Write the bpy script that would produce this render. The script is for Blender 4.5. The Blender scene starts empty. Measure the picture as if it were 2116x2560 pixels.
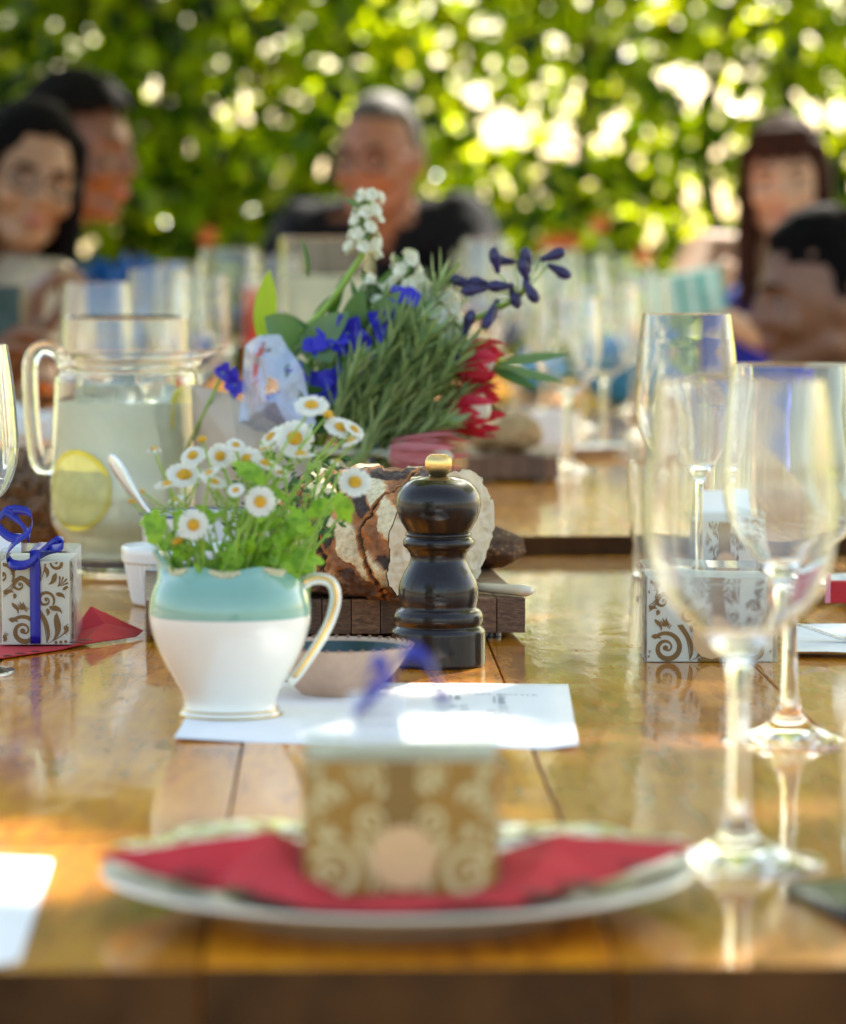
import bpy, bmesh, math, random
import numpy as np
from mathutils import Vector, Matrix, noise, Euler

SC = bpy.context.scene
COL = SC.collection
PI = math.pi

# ---------------------------------------------------------------- camera
T = 0.74            # height of the table top
EYE = 0.230         # camera above the table top
F = 9000.0          # focal length in photograph pixels
HOR = 660.0         # horizon row of the photograph
CX, CY = 1058.0, 1280.0
TH = math.atan((CY - HOR) / F)
cam = bpy.data.cameras.new('camera')
camo = bpy.data.objects.new('camera', cam)
COL.objects.link(camo)
cam.sensor_fit = 'VERTICAL'
cam.sensor_height = 36.0
cam.sensor_width = 36.0 * 2116 / 2560
cam.lens = 36.0 * F / 2560.0
cam.clip_start = 0.05
cam.clip_end = 800
camo.location = (0, 0, T + EYE)
camo.rotation_euler = (PI / 2 - TH, 0, 0)
cam.dof.use_dof = True
cam.dof.focus_distance = 2.13
cam.dof.aperture_fstop = cam.lens / 15.0
cam.dof.aperture_blades = 0
SC.camera = camo

# ---------------------------------------------------------------- light
SUN_EL = math.radians(42)
SUN_AZ = math.radians(24)      # to the right of straight ahead (+Y)
w = bpy.data.worlds.new('World')
SC.world = w
w.use_nodes = True
nt = w.node_tree
nt.nodes.clear()
sky = nt.nodes.new('ShaderNodeTexSky')
sky.sky_type = 'NISHITA'
sky.sun_disc = False
sky.sun_elevation = SUN_EL
sky.sun_rotation = SUN_AZ
sky.air_density = 1.0
sky.dust_density = 2.5
sky.ozone_density = 1.0
bg = nt.nodes.new('ShaderNodeBackground')
bg.inputs['Strength'].default_value = 0.15
wo = nt.nodes.new('ShaderNodeOutputWorld')
wb = nt.nodes.new('ShaderNodeMix'); wb.data_type = 'RGBA'; wb.blend_type = 'MULTIPLY'
wb.inputs[0].default_value = 1.0
wb.inputs[7].default_value = (1.0, 0.93, 0.80, 1)          # camera balanced for shade
nt.links.new(sky.outputs[0], wb.inputs[6])
nt.links.new(wb.outputs[2], bg.inputs[0])
nt.links.new(bg.outputs[0], wo.inputs[0])
sl = bpy.data.lights.new('sun', 'SUN')
sl.energy = 5.0
sl.angle = math.radians(0.5)
sl.color = (1.0, 0.93, 0.82)
so = bpy.data.objects.new('sun', sl)
COL.objects.link(so)
to_sun = Vector((math.sin(SUN_AZ) * math.cos(SUN_EL), math.cos(SUN_AZ) * math.cos(SUN_EL), math.sin(SUN_EL)))
so.rotation_euler = (-to_sun).to_track_quat('-Z', 'Y').to_euler()
so.location = (3, 12, 12)
SC.view_settings.view_transform = 'Standard'
SC.view_settings.look = 'None'
SC.view_settings.gamma = 1.0
SC.view_settings.use_curve_mapping = False
SC.view_settings.exposure = 2.0
SC.cycles.max_bounces = 24
SC.cycles.transmission_bounces = 24
SC.cycles.glossy_bounces = 6
SC.cycles.diffuse_bounces = 4
SC.cycles.transparent_max_bounces = 12
SC.cycles.sample_clamp_indirect = 6.0
SC.cycles.use_denoising = True
SC.cycles.caustics_refractive = True
SC.cycles.caustics_reflective = False
SC.cycles.blur_glossy = 0.6

# ---------------------------------------------------------------- picture geometry
def ray(px, py):
    u = (px - CX) / F
    v = (CY - py) / F
    return Vector((u, math.cos(TH) + v * math.sin(TH), v * math.cos(TH) - math.sin(TH)))
CAM = Vector((0, 0, T + EYE))
def tab(px, py, h=0.0):
    d = ray(px, py)
    return CAM + d * ((h - EYE) / d.z)
def at(px, py, Y):
    d = ray(px, py)
    return CAM + d * (Y / d.y)
def kk(Y):
    return Y / F            # metres per photograph pixel at distance Y

# ---------------------------------------------------------------- scene helpers
def link(o, parent=None):
    COL.objects.link(o)
    if parent is not None:
        o.parent = parent
    return o
def tag(o, label=None, cat=None, group=None, kind=None):
    if label: o['label'] = label
    if cat: o['category'] = cat
    if group: o['group'] = group
    if kind: o['kind'] = kind
    return o
def thing(name, label, cat, loc=(0, 0, 0), rz=0.0, group=None):
    o = bpy.data.objects.new(name, None)
    o.empty_display_size = 0.02
    link(o)
    o.location = loc
    o.rotation_euler = (0, 0, rz)
    return tag(o, label, cat, group)
def mesh_obj(name, verts, faces, mat, parent=None, smooth=True, kind=None):
    me = bpy.data.meshes.new(name)
    me.from_pydata([tuple(v) for v in verts], [], faces)
    me.materials.append(mat)
    if smooth:
        me.polygons.foreach_set('use_smooth', [True] * len(me.polygons))
    me.update()
    o = bpy.data.objects.new(name, me)
    link(o, parent)
    if kind: o['kind'] = kind
    return o
def copy_tree(o, parent=None):
    c = o.copy()
    COL.objects.link(c)
    c.parent = parent
    for ch in list(o.children):
        copy_tree(ch, c)
    return c

class MB:
    def __init__(s):
        s.v = []; s.f = []
    def add(s, v, f, M=None):
        b = len(s.v)
        if M is not None:
            v = [M @ Vector(p) for p in v]
        s.v += [tuple(p) for p in v]
        s.f += [tuple(i + b for i in q) for q in f]
    def build(s, name, mat, parent=None, smooth=True, kind=None):
        return mesh_obj(name, s.v, s.f, mat, parent, smooth, kind)
    def box(s, x0, x1, y0, y1, z0, z1, b=0.0, M=None):
        s.add(*box_vf(x0, x1, y0, y1, z0, z1, b), M=M)
    def tube(s, pts, r, n=8, M=None):
        s.add(*tube_vf(pts, r, n), M=M)
    def ball(s, c, r, n=10, M=None):
        s.add(*ball_vf(c, r, n), M=M)
    def lathe(s, prof, n=32, c=(0, 0, 0), M=None, rf=None):
        s.add(*lathe_vf(prof, n, c, rf), M=M)

def box_vf(x0, x1, y0, y1, z0, z1, b=0.0):
    if b <= 0:
        v = [(x0, y0, z0), (x1, y0, z0), (x1, y1, z0), (x0, y1, z0), (x0, y0, z1), (x1, y0, z1), (x1, y1, z1), (x0, y1, z1)]
        f = [(0, 3, 2, 1), (4, 5, 6, 7), (0, 1, 5, 4), (1, 2, 6, 5), (2, 3, 7, 6), (3, 0, 4, 7)]
        return v, f
    bm = bmesh.new()
    bmesh.ops.create_cube(bm, size=1)
    for q in bm.verts:
        q.co = Vector(((x0 + x1) / 2 + q.co.x * (x1 - x0), (y0 + y1) / 2 + q.co.y * (y1 - y0), (z0 + z1) / 2 + q.co.z * (z1 - z0)))
    bmesh.ops.bevel(bm, geom=bm.edges[:], offset=b, segments=2, affect='EDGES', profile=0.6)
    bm.verts.index_update()
    v = [q.co.copy() for q in bm.verts]
    f = [tuple(x.index for x in q.verts) for q in bm.faces]
    bm.free()
    return v, f
def frame_of(d):
    d = Vector(d).normalized()
    a = Vector((0, 0, 1)) if abs(d.z) < 0.9 else Vector((1, 0, 0))
    x = d.cross(a).normalized()
    return x, d.cross(x).normalized()
def tube_vf(pts, r, n=8, cap=True):
    pts = [Vector(p) for p in pts]
    m = len(pts)
    rs = r if isinstance(r, (list, tuple)) else [r] * m
    v = []; f = []
    x = None
    for i, p in enumerate(pts):
        d = (pts[min(i + 1, m - 1)] - pts[max(i - 1, 0)])
        if d.length < 1e-9: d = Vector((0, 0, 1))
        d.normalize()
        if x is None:
            x, y = frame_of(d)
        else:
            x = (x - d * x.dot(d))
            if x.length < 1e-6: x, y = frame_of(d)
            x.normalize()
        y = d.cross(x)
        ri = rs[i]
        rx, ry = ri if isinstance(ri, (list, tuple)) else (ri, ri)
        for k in range(n):
            a = 2 * PI * k / n
            v.append(p + x * (math.cos(a) * rx) + y * (math.sin(a) * ry))
    for i in range(m - 1):
        for k in range(n):
            k2 = (k + 1) % n
            f.append((i * n + k, i * n + k2, (i + 1) * n + k2, (i + 1) * n + k))
    if cap:
        f.append(tuple(range(n - 1, -1, -1)))
        f.append(tuple((m - 1) * n + k for k in range(n)))
    return v, f
def ball_vf(c, r, n=10):
    c = Vector(c)
    if not isinstance(r, (list, tuple, Vector)): r = (r, r, r)
    v = [c + Vector((0, 0, r[2]))]
    m = max(4, n // 2 + 1)
    for i in range(1, m):
        t = PI * i / m
        for k in range(n):
            a = 2 * PI * k / n
            v.append(c + Vector((r[0] * math.sin(t) * math.cos(a), r[1] * math.sin(t) * math.sin(a), r[2] * math.cos(t))))
    v.append(c - Vector((0, 0, r[2])))
    f = [(0, 1 + k, 1 + (k + 1) % n) for k in range(n)]
    for i in range(m - 2):
        for k in range(n):
            a = 1 + i * n; k2 = (k + 1) % n
            f.append((a + k, a + n + k, a + n + k2, a + k2))
    b = 1 + (m - 2) * n; e = len(v) - 1
    f += [(b + (k + 1) % n, b + k, e) for k in range(n)]
    return v, f
def lathe_vf(prof, n=32, c=(0, 0, 0), rf=None):
    """prof = [(r, z)...]; r = 0 at either end closes it; holding loops keep flat walls flat under smooth shading"""
    P = [(float(a), float(b_)) for a, b_ in prof]
    out = [P[0]]
    for i in range(len(P) - 1):
        (r0, z0), (r1, z1) = P[i], P[i + 1]
        L = math.hypot(r1 - r0, z1 - z0)
        if L > 0.004:
            def turn(a, b_, c_):
                u = (b_[0] - a[0], b_[1] - a[1]); w_ = (c_[0] - b_[0], c_[1] - b_[1])
                return abs(math.atan2(u[0] * w_[1] - u[1] * w_[0], u[0] * w_[0] + u[1] * w_[1]))
            e = min(0.0004, L * 0.1) / L
            if i > 0 and turn(P[i - 1], P[i], P[i + 1]) > 0.1: out.append((r0 + (r1 - r0) * e, z0 + (z1 - z0) * e))
            if i < len(P) - 2 and turn(P[i], P[i + 1], P[i + 2]) > 0.1: out.append((r1 - (r1 - r0) * e, z1 - (z1 - z0) * e))
        out.append(P[i + 1])
    prof = out
    v = []; f = []; rows = []
    for (r, z) in prof:
        if r <= 1e-7:
            rows.append([len(v)])
            v.append((c[0], c[1], c[2] + z))
        else:
            row = []
            for k in range(n):
                a = 2 * PI * k / n
                rr, zz = (r, z) if rf is None else rf(r, z, a)
                row.append(len(v))
                v.append((c[0] + rr * math.cos(a), c[1] + rr * math.sin(a), c[2] + zz))
            rows.append(row)
    for i in range(len(rows) - 1):
        A, B = rows[i], rows[i + 1]
        for k in range(n):
            k2 = (k + 1) % n
            if len(A) == 1 and len(B) == 1: continue
            if len(A) == 1: f.append((A[0], B[k2], B[k]))
            elif len(B) == 1: f.append((A[k], A[k2], B[0]))
            else: f.append((A[k], A[k2], B[k2], B[k]))
    return v, f
def curve_pts(ctrl, n=24):
    """Catmull-Rom through control points (any length tuples)"""
    P = [np.array(p, float) for p in ctrl]
    P = [2 * P[0] - P[1]] + P + [2 * P[-1] - P[-2]]
    out = []
    segs = len(P) - 3
    for i in range(n):
        t = i / (n - 1) * segs
        k = min(int(t), segs - 1); t -= k
        a, b, c, d = P[k:k + 4]
        out.append(0.5 * ((2 * b) + (-a + c) * t + (2 * a - 5 * b + 4 * c - d) * t * t + (-a + 3 * b - 3 * c + d) * t ** 3))
    return out
def V3(a): return Vector((float(a[0]), float(a[1]), float(a[2])))
def blade_vf(p0, d, L, W, nrm, bend=0.0, segs=5, cup=0.15, shape=None, tip=0.02):
    """a leaf or petal: starts at p0, runs along d, bends towards -nrm"""
    p0 = Vector(p0); d = Vector(d).normalized(); nrm = Vector(nrm)
    nrm = (nrm - d * nrm.dot(d))
    if nrm.length < 1e-6: nrm = frame_of(d)[0]
    nrm.normalize()
    v = []; f = []
    p = p0.copy()
    for i in range(segs + 1):
        t = i / segs
        a = bend * t
        dd = d * math.cos(a) - nrm * math.sin(a)
        nn = nrm * math.cos(a) + d * math.sin(a)
        side = dd.cross(nn)
        wt = (shape(t) if shape else math.sin(PI * min(1, t * 0.92 + 0.08)) ** 0.8) * W / 2
        if i == segs: wt = max(wt * 0.3, W * tip)
        v += [p - side * wt + nn * (cup * wt), p.copy(), p + side * wt + nn * (cup * wt)]
        p = p + dd * (L / segs)
    for i in range(segs):
        a = i * 3
        f += [(a, a + 1, a + 4, a + 3), (a + 1, a + 2, a + 5, a + 4)]
    return v, f

# ---------------------------------------------------------------- material helpers
def srgb(r, g, b):
    def c(x):
        x /= 255.0
        return x / 12.92 if x <= 0.04045 else ((x + 0.055) / 1.055) ** 2.4
    return (c(r), c(g), c(b), 1)
class Mat:
    def __init__(s, name):
        s.m = bpy.data.materials.new(name)
        s.m.use_nodes = True
        s.t = s.m.node_tree
        s.t.nodes.clear()
        s.out = s.n('ShaderNodeOutputMaterial')
    def n(s, typ, **kw):
        x = s.t.nodes.new(typ)
        for k, v in kw.items():
            if k.startswith('i_'):
                x.inputs[k[2:].replace('_', ' ')].default_value = v
            else:
                setattr(x, k, v)
        return x
    def l(s, a, b): s.t.links.new(a, b)
    def bsdf(s, **kw):
        x = s.n('ShaderNodeBsdfPrincipled')
        for k, v in kw.items():
            x.inputs[k.replace('_', ' ')].default_value = v
        s.l(x.outputs[0], s.out.inputs[0])
        return x
    def coord(s, which='Object', scale=(1, 1, 1), rot=(0, 0, 0), off=None):
        tc = s.n('ShaderNodeTexCoord')
        mp = s.n('ShaderNodeMapping')
        mp.inputs['Scale'].default_value = scale
        mp.inputs['Rotation'].default_value = rot
        s.l(tc.outputs[which], mp.inputs[0])
        if off is not None:
            s.l(off, mp.inputs['Location'])
        return mp.outputs[0]
    def noise(s, vec, scale, detail=4, rough=0.55, dist=0.0):
        x = s.n('ShaderNodeTexNoise')
        x.inputs['Scale'].default_value = scale
        x.inputs['Detail'].default_value = detail
        x.inputs['Roughness'].default_value = rough
        x.inputs['Distortion'].default_value = dist
        if vec is not None: s.l(vec, x.inputs[0])
        return x
    def ramp(s, fac, stops, interp='LINEAR'):
        x = s.n('ShaderNodeValToRGB')
        x.color_ramp.interpolation = interp
        e = x.color_ramp.elements
        while len(e) < len(stops): e.new(0.5)
        for q, (p, c) in zip(e, stops):
            q.position = p; q.color = c if len(c) == 4 else (*c, 1)
        s.l(fac, x.inputs[0])
        return x.outputs[0]
    def mix(s, fac, a, b, mode='MIX'):
        x = s.n('ShaderNodeMix', data_type='RGBA', blend_type=mode)
        for sock, val in ((x.inputs[0], fac), (x.inputs[6], a), (x.inputs[7], b)):
            if hasattr(val, 'links') or isinstance(val, bpy.types.NodeSocket): s.l(val, sock)
            else: sock.default_value = val
        return x.outputs[2]
    def math(s, op, a, b=0.0):
        x = s.n('ShaderNodeMath', operation=op)
        for sock, val in ((x.inputs[0], a), (x.inputs[1], b)):
            if isinstance(val, bpy.types.NodeSocket): s.l(val, sock)
            else: sock.default_value = val
        return x.outputs[0]
    def bump(s, h, strength, dist, target, sock='Normal'):
        x = s.n('ShaderNodeBump')
        x.inputs['Strength'].default_value = strength
        x.inputs['Distance'].default_value = dist
        s.l(h, x.inputs['Height'])
        s.l(x.outputs[0], target.inputs[sock])
        return x

def simple(name, col, rough=0.5, var=0.12, scale=40, bump=0.0, bscale=200, **kw):
    m = Mat(name)
    b = m.bsdf(Roughness=rough, **kw)
    co = m.coord()
    nz = m.noise(co, scale, 4)
    dark = tuple(c * (1 - var) for c in col[:3]) + (1,)
    lite = tuple(min(1, c * (1 + var)) for c in col[:3]) + (1,)
    m.l(m.ramp(nz.outputs[0], [(0.3, dark), (0.7, lite)]), b.inputs['Base Color'])
    if bump > 0:
        m.bump(m.noise(co, bscale, 3).outputs[0], bump, 0.001, b)
    return m.m

def glassmat(name, tint=(1, 1, 1, 1), rough=0.0, ior=1.5):
    m = Mat(name)
    b = m.bsdf(Roughness=rough, IOR=ior, Transmission_Weight=1.0)
    b.inputs['Base Color'].default_value = tint
    return m.m

def hedgemat():
    """mixed foliage: deep shade and sunlit glow put into dark and bright leaf colours"""
    m = Mat('hedge_leaf')
    geo = m.n('ShaderNodeNewGeometry')
    r = geo.outputs['Random Per Island']
    col = m.ramp(r, [(0.0, (0.010, 0.030, 0.002)), (0.38, (0.028, 0.070, 0.003)), (0.44, (0.10, 0.18, 0.002)), (0.9, (0.17, 0.25, 0.002)), (1.0, (0.26, 0.25, 0.004))])  # dark stops stand for shaded leaves, bright stops for sunlit ones
    tcol = m.ramp(r, [(0.0, (0.008, 0.035, 0.0)), (0.38, (0.05, 0.15, 0.0)), (0.44, (0.55, 0.75, 0.002)), (0.9, (0.86, 0.95, 0.004)), (1.0, (0.97, 0.88, 0.02))])
    p = m.n('ShaderNodeBsdfPrincipled'); p.inputs['Roughness'].default_value = 0.22
    m.l(col, p.inputs['Base Color'])
    tr = m.n('ShaderNodeBsdfTranslucent'); m.l(tcol, tr.inputs[0])
    mx = m.n('ShaderNodeMixShader'); mx.inputs[0].default_value = 0.66
    m.l(p.outputs[0], mx.inputs[1]); m.l(tr.outputs[0], mx.inputs[2])
    m.l(mx.outputs[0], m.out.inputs[0])
    return m.m

def leafmat(name, c0, c1, trans=0.45, rough=0.35, tc=(1.6, 1.5, 0.6), yel=None):
    """leaf: reflects one colour, lets a yellower one through"""
    m = Mat(name)
    geo = m.n('ShaderNodeNewGeometry')
    stops = [(0.0, c0), (0.6, c1)]
    if yel: stops.append((0.93, c1)); stops.append((1.0, yel))
    col = m.ramp(geo.outputs['Random Per Island'], stops)
    p = m.n('ShaderNodeBsdfPrincipled')
    p.inputs['Roughness'].default_value = rough
    m.l(col, p.inputs['Base Color'])
    tr = m.n('ShaderNodeBsdfTranslucent')
    tcol = m.mix(1.0, col, (*tc, 1), 'MULTIPLY')
    m.l(tcol, tr.inputs[0])
    mx = m.n('ShaderNodeMixShader')
    mx.inputs[0].default_value = trans
    m.l(p.outputs[0], mx.inputs[1]); m.l(tr.outputs[0], mx.inputs[2])
    m.l(mx.outputs[0], m.out.inputs[0])
    return m.m
# ---------------------------------------------------------------- materials
def wood_top(name, c_dark, c_mid, c_lite, coat=1.0, seedmul=30.0):
    m = Mat(name)
    b = m.bsdf(Roughness=0.5, Specular_IOR_Level=0.1, Coat_Weight=coat, Coat_Roughness=0.04, Coat_IOR=1.68)
    oi = m.n('ShaderNodeObjectInfo')
    cmb = m.n('ShaderNodeCombineXYZ')
    m.l(m.math('MULTIPLY', oi.outputs['Random'], seedmul), cmb.inputs[0])
    m.l(m.math('MULTIPLY', oi.outputs['Random'], seedmul * 1.7), cmb.inputs[1])
    v = m.coord('Object', (14, 1.6, 14), off=cmb.outputs[0])
    v2 = m.coord('Object', (6, 4, 6), off=cmb.outputs[0])
    grain = m.noise(v, 6.0, 8, 0.62, 1.2)
    blot = m.noise(v2, 2.2, 5, 0.6, 0.8)
    f = m.math('ADD', m.math('MULTIPLY', grain.outputs[0], 0.55), m.math('MULTIPLY', blot.outputs[0], 0.5))
    col = m.ramp(f, [(0.36, c_dark), (0.5, c_mid), (0.66, c_lite)])
    # dark hair cracks and scars filled with varnish
    cr = m.noise(m.coord('Object', (9, 3.2, 9), rot=(0, 0, 0.5), off=cmb.outputs[0]), 5.5, 6, 0.7, 2.4)
    band = m.math('ABSOLUTE', m.math('SUBTRACT', cr.outputs[0], 0.5))
    crk = m.ramp(band, [(0.0, (1, 1, 1)), (0.012, (0, 0, 0))])
    patch = m.ramp(m.noise(v2, 1.4, 3).outputs[0], [(0.5, (0, 0, 0)), (0.62, (1, 1, 1))])
    crm = m.mix(1.0, crk, patch, 'MULTIPLY')
    sw = m.n('ShaderNodeRGBToBW'); m.l(crm, sw.inputs[0])
    col = m.mix(m.math('MULTIPLY', sw.outputs[0], 0.8), col, (0.02, 0.012, 0.008, 1))
    hs = m.n('ShaderNodeHueSaturation')
    m.l(m.math('ADD', m.math('MULTIPLY', oi.outputs['Random'], 0.7), 0.65), hs.inputs['Value'])
    hs.inputs['Saturation'].default_value = 1.05
    m.l(col, hs.inputs['Color'])
    m.l(hs.outputs[0], b.inputs['Base Color'])
    wav = m.noise(m.coord('Object', (1.0, 0.35, 1)), 46.0, 3, 0.55, 0.4)
    wav2 = m.noise(m.coord('Object', (1, 0.5, 1)), 380.0, 3, 0.6)
    hsum = m.math('ADD', m.math('MULTIPLY', wav.outputs[0], 1.0), m.math('MULTIPLY', wav2.outputs[0], 0.12))
    m.bump(hsum, 0.35, 0.0012, b, 'Coat Normal')
    m.bump(m.math('ADD', hsum, m.math('MULTIPLY', grain.outputs[0], 0.3)), 0.4, 0.001, b)
    return m.m
M = {}
M['tabletop'] = wood_top('varnished_wood', coat=0.9, c_dark=(0.19, 0.045, 0.003, 1), c_mid=(0.66, 0.22, 0.010, 1), c_lite=(0.88, 0.38, 0.030, 1))
M['shaded_end'] = simple('shaded_end_grain', (0.065, 0.026, 0.007), 0.6, 0.7, 18, 0.3, 120, Specular_IOR_Level=0.12)  # shade of the table edges put into the end-grain colour
M['dark_wood'] = simple('dark_wood', (0.05, 0.028, 0.016), 0.5, 0.5, 30, 0.3, 120)
M['glass'] = glassmat('clear_glass', (0.985, 1.0, 0.99, 1), 0.0, 1.46)
M['glass_green'] = glassmat('pitcher_glass', (0.985, 1.0, 0.985, 1), 0.0, 1.48)
M['plate_china'] = simple('plate_china', (0.62, 0.60, 0.52), 0.15, 0.03, 20)
M['porcelain'] = simple('white_porcelain', (0.78, 0.78, 0.74), 0.12, 0.03, 20, Coat_Weight=0.5)
M['gold'] = simple('gold_trim', (0.75, 0.50, 0.16), 0.22, 0.1, 90, Metallic=1.0)
M['brass'] = simple('brass', (0.80, 0.55, 0.20), 0.24, 0.15, 60, Metallic=1.0)
M['steel'] = simple('steel', (0.62, 0.62, 0.60), 0.16, 0.06, 60, Metallic=1.0)
M['paper'] = simple('white_paper', (0.82, 0.83, 0.84), 0.65, 0.02, 30)
M['ink'] = simple('grey_ink', (0.12, 0.13, 0.16), 0.8, 0.05)
M['inkfaint'] = simple('faint_grey_ink', (0.42, 0.44, 0.48), 0.8, 0.05)
M['cream_handle'] = simple('cream_handle', (0.72, 0.65, 0.48), 0.25, 0.08, 50, Coat_Weight=0.4)
M['black_plastic'] = simple('black_plastic', (0.012, 0.012, 0.014), 0.18, 0.3, 40)
M['lemon_peel'] = simple('lemon_peel', (0.80, 0.66, 0.04), 0.4, 0.12, 80)
M['lemon_flesh'] = simple('lemon_flesh', (0.88, 0.80, 0.22), 0.35, 0.15, 90)
M['ribbon_blue'] = simple('blue_ribbon', (0.004, 0.010, 0.30), 0.3, 0.2, 50, Specular_IOR_Level=0.5)
M['napkin_red'] = simple('red_paper_napkin', (0.50, 0.022, 0.030), 0.8, 0.12, 25, 0.3, 300)
def print_mat():
    m = Mat('printed_napkin'); b = m.bsdf(Roughness=0.7)
    nz = m.noise(m.coord('Object'), 75, 2, 0.5, 1.5)
    m.l(m.ramp(nz.outputs[0], [(0.40, (0.12, 0.035, 0.015)), (0.44, (0.50, 0.50, 0.10)), (0.52, (0.45, 0.48, 0.14)), (0.55, (0.80, 0.80, 0.66))]), b.inputs['Base Color'])
    return m.m
M['napkin_print'] = print_mat()
M['napkin_white'] = simple('white_napkin', (0.78, 0.80, 0.80), 0.7, 0.05, 40, 0.3, 250)
M['card_white'] = simple('cream_card', (0.80, 0.76, 0.68), 0.45, 0.03, 30)
M['gold_print'] = simple('gold_print', (0.27, 0.125, 0.012), 0.45, 0.1, 60, Specular_IOR_Level=0.3)
M['gold_band'] = simple('gold_band', (0.34, 0.17, 0.012), 0.45, 0.1, 60, Specular_IOR_Level=0.3)
M['stoneware'] = simple('stoneware', (0.62, 0.43, 0.32), 0.65, 0.10, 90, 0.4, 700, Specular_IOR_Level=0.2)
M['dark_glaze'] = simple('dark_glaze', (0.03, 0.06, 0.06), 0.12, 0.3, 40)
M['bead'] = simple('rust_bead', (0.28, 0.13, 0.09), 0.35, 0.2, 200)
M['cobalt'] = simple('cobalt_rim', (0.015, 0.03, 0.22), 0.25, 0.1)
M['petal_white'] = leafmat('white_petal', (0.74, 0.76, 0.68, 1), (0.82, 0.83, 0.78, 1), 0.35, 0.5, (1, 1, 0.9))
M['daisy_yellow'] = simple('daisy_centre', (0.72, 0.40, 0.012), 0.6, 0.25, 900, 1.0, 2200)
M['green_stem'] = simple('green_stem', (0.24, 0.40, 0.04), 0.45, 0.25, 60)
M['daisy_leaf'] = leafmat('daisy_leaf', (0.16, 0.34, 0.012, 1), (0.30, 0.52, 0.03, 1), 0.42, 0.4, (1.4, 1.35, 0.5))
M['dark_leaf'] = leafmat('dark_leaf', (0.02, 0.07, 0.012, 1), (0.05, 0.13, 0.02, 1), 0.3, 0.4)
M['grey_leaf'] = leafmat('grey_green_leaf', (0.15, 0.24, 0.08, 1), (0.34, 0.44, 0.19, 1), 0.25, 0.45, (1.1, 1.2, 0.7))
M['broad_leaf'] = leafmat('broad_leaf', (0.06, 0.14, 0.05, 1), (0.12, 0.22, 0.08, 1), 0.3, 0.35, (1.4, 1.5, 0.5))
M['lime_leaf'] = leafmat('lime_leaf', (0.22, 0.36, 0.03, 1), (0.30, 0.45, 0.05, 1), 0.4, 0.35)
M['petal_blue'] = leafmat('blue_petal', (0.015, 0.02, 0.38, 1), (0.04, 0.03, 0.55, 1), 0.3, 0.45, (1, 1, 1.1))
M['bud_violet'] = simple('violet_bud', (0.018, 0.013, 0.075), 0.45, 0.4, 120)
M['petal_cream'] = leafmat('cream_petal', (0.60, 0.62, 0.45, 1), (0.80, 0.80, 0.66, 1), 0.3, 0.5, (1, 1, 0.8))
M['petal_red'] = leafmat('crimson_bract', (0.30, 0.012, 0.018, 1), (0.58, 0.02, 0.05, 1), 0.25, 0.4, (1.1, 0.7, 0.8))
M['petal_pink'] = leafmat('pink_bract', (0.42, 0.08, 0.09, 1), (0.62, 0.20, 0.20, 1), 0.25, 0.45, (1.1, 0.8, 0.8))
M['kraft'] = simple('kraft_paper', (0.50, 0.42, 0.32), 0.6, 0.15, 15, 0.5, 60)
M['paperbag'] = simple('brown_bag_paper', (0.16, 0.085, 0.04), 0.6, 0.4, 12, 0.5, 60)
M['bluewrap'] = simple('blue_wrap', (0.01, 0.13, 0.42), 0.35, 0.3, 20, Coat_Weight=0.3)
M['skyblue'] = simple('light_blue_napkin', (0.05, 0.30, 0.55), 0.55, 0.2, 20)
M['redcandle'] = simple('red_wax', (0.75, 0.05, 0.02), 0.35, 0.08, 20)
M['bark'] = simple('bark', (0.09, 0.055, 0.03), 0.85, 0.5, 20, 0.8, 60)

def mill_mat():
    m = Mat('dark_lacquered_wood')
    b = m.bsdf(Roughness=0.4, Specular_IOR_Level=0.15, Coat_Weight=0.8, Coat_Roughness=0.06, Coat_IOR=1.42)
    v = m.coord('Object', (60, 60, 5))
    g = m.noise(v, 8, 5, 0.6, 0.4)
    m.l(m.ramp(g.outputs[0], [(0.3, (0.004, 0.002, 0.0015)), (0.62, (0.014, 0.006, 0.004)), (0.8, (0.03, 0.013, 0.007))]), b.inputs['Base Color'])
    m.bump(m.noise(m.coord('Object', (1, 1, 0.5)), 900, 2).outputs[0], 0.12, 0.0005, b)
    return m.m
M['mill'] = mill_mat()

def jug_mat():
    m = Mat('teal_and_cream_china')
    b = m.bsdf(Roughness=0.10, Coat_Weight=0.6, Coat_Roughness=0.04)
    tc = m.n('ShaderNodeTexCoord')
    sp = m.n('ShaderNodeSeparateXYZ'); m.l(tc.outputs['Object'], sp.inputs[0])
    z = m.math('MULTIPLY', sp.outputs[2], 10.0)
    teal = m.ramp(m.noise(tc.outputs['Object'], 24, 3).outputs[0], [(0.3, (0.17, 0.36, 0.29)), (0.7, (0.22, 0.42, 0.34))])
    c = m.mix(m.ramp(z, [(0.517, (0, 0, 0)), (0.521, (1, 1, 1))]), (0.80, 0.77, 0.68, 1), teal)
    m.l(c, b.inputs['Base Color'])
    return m.m
M['jug'] = jug_mat()

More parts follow.
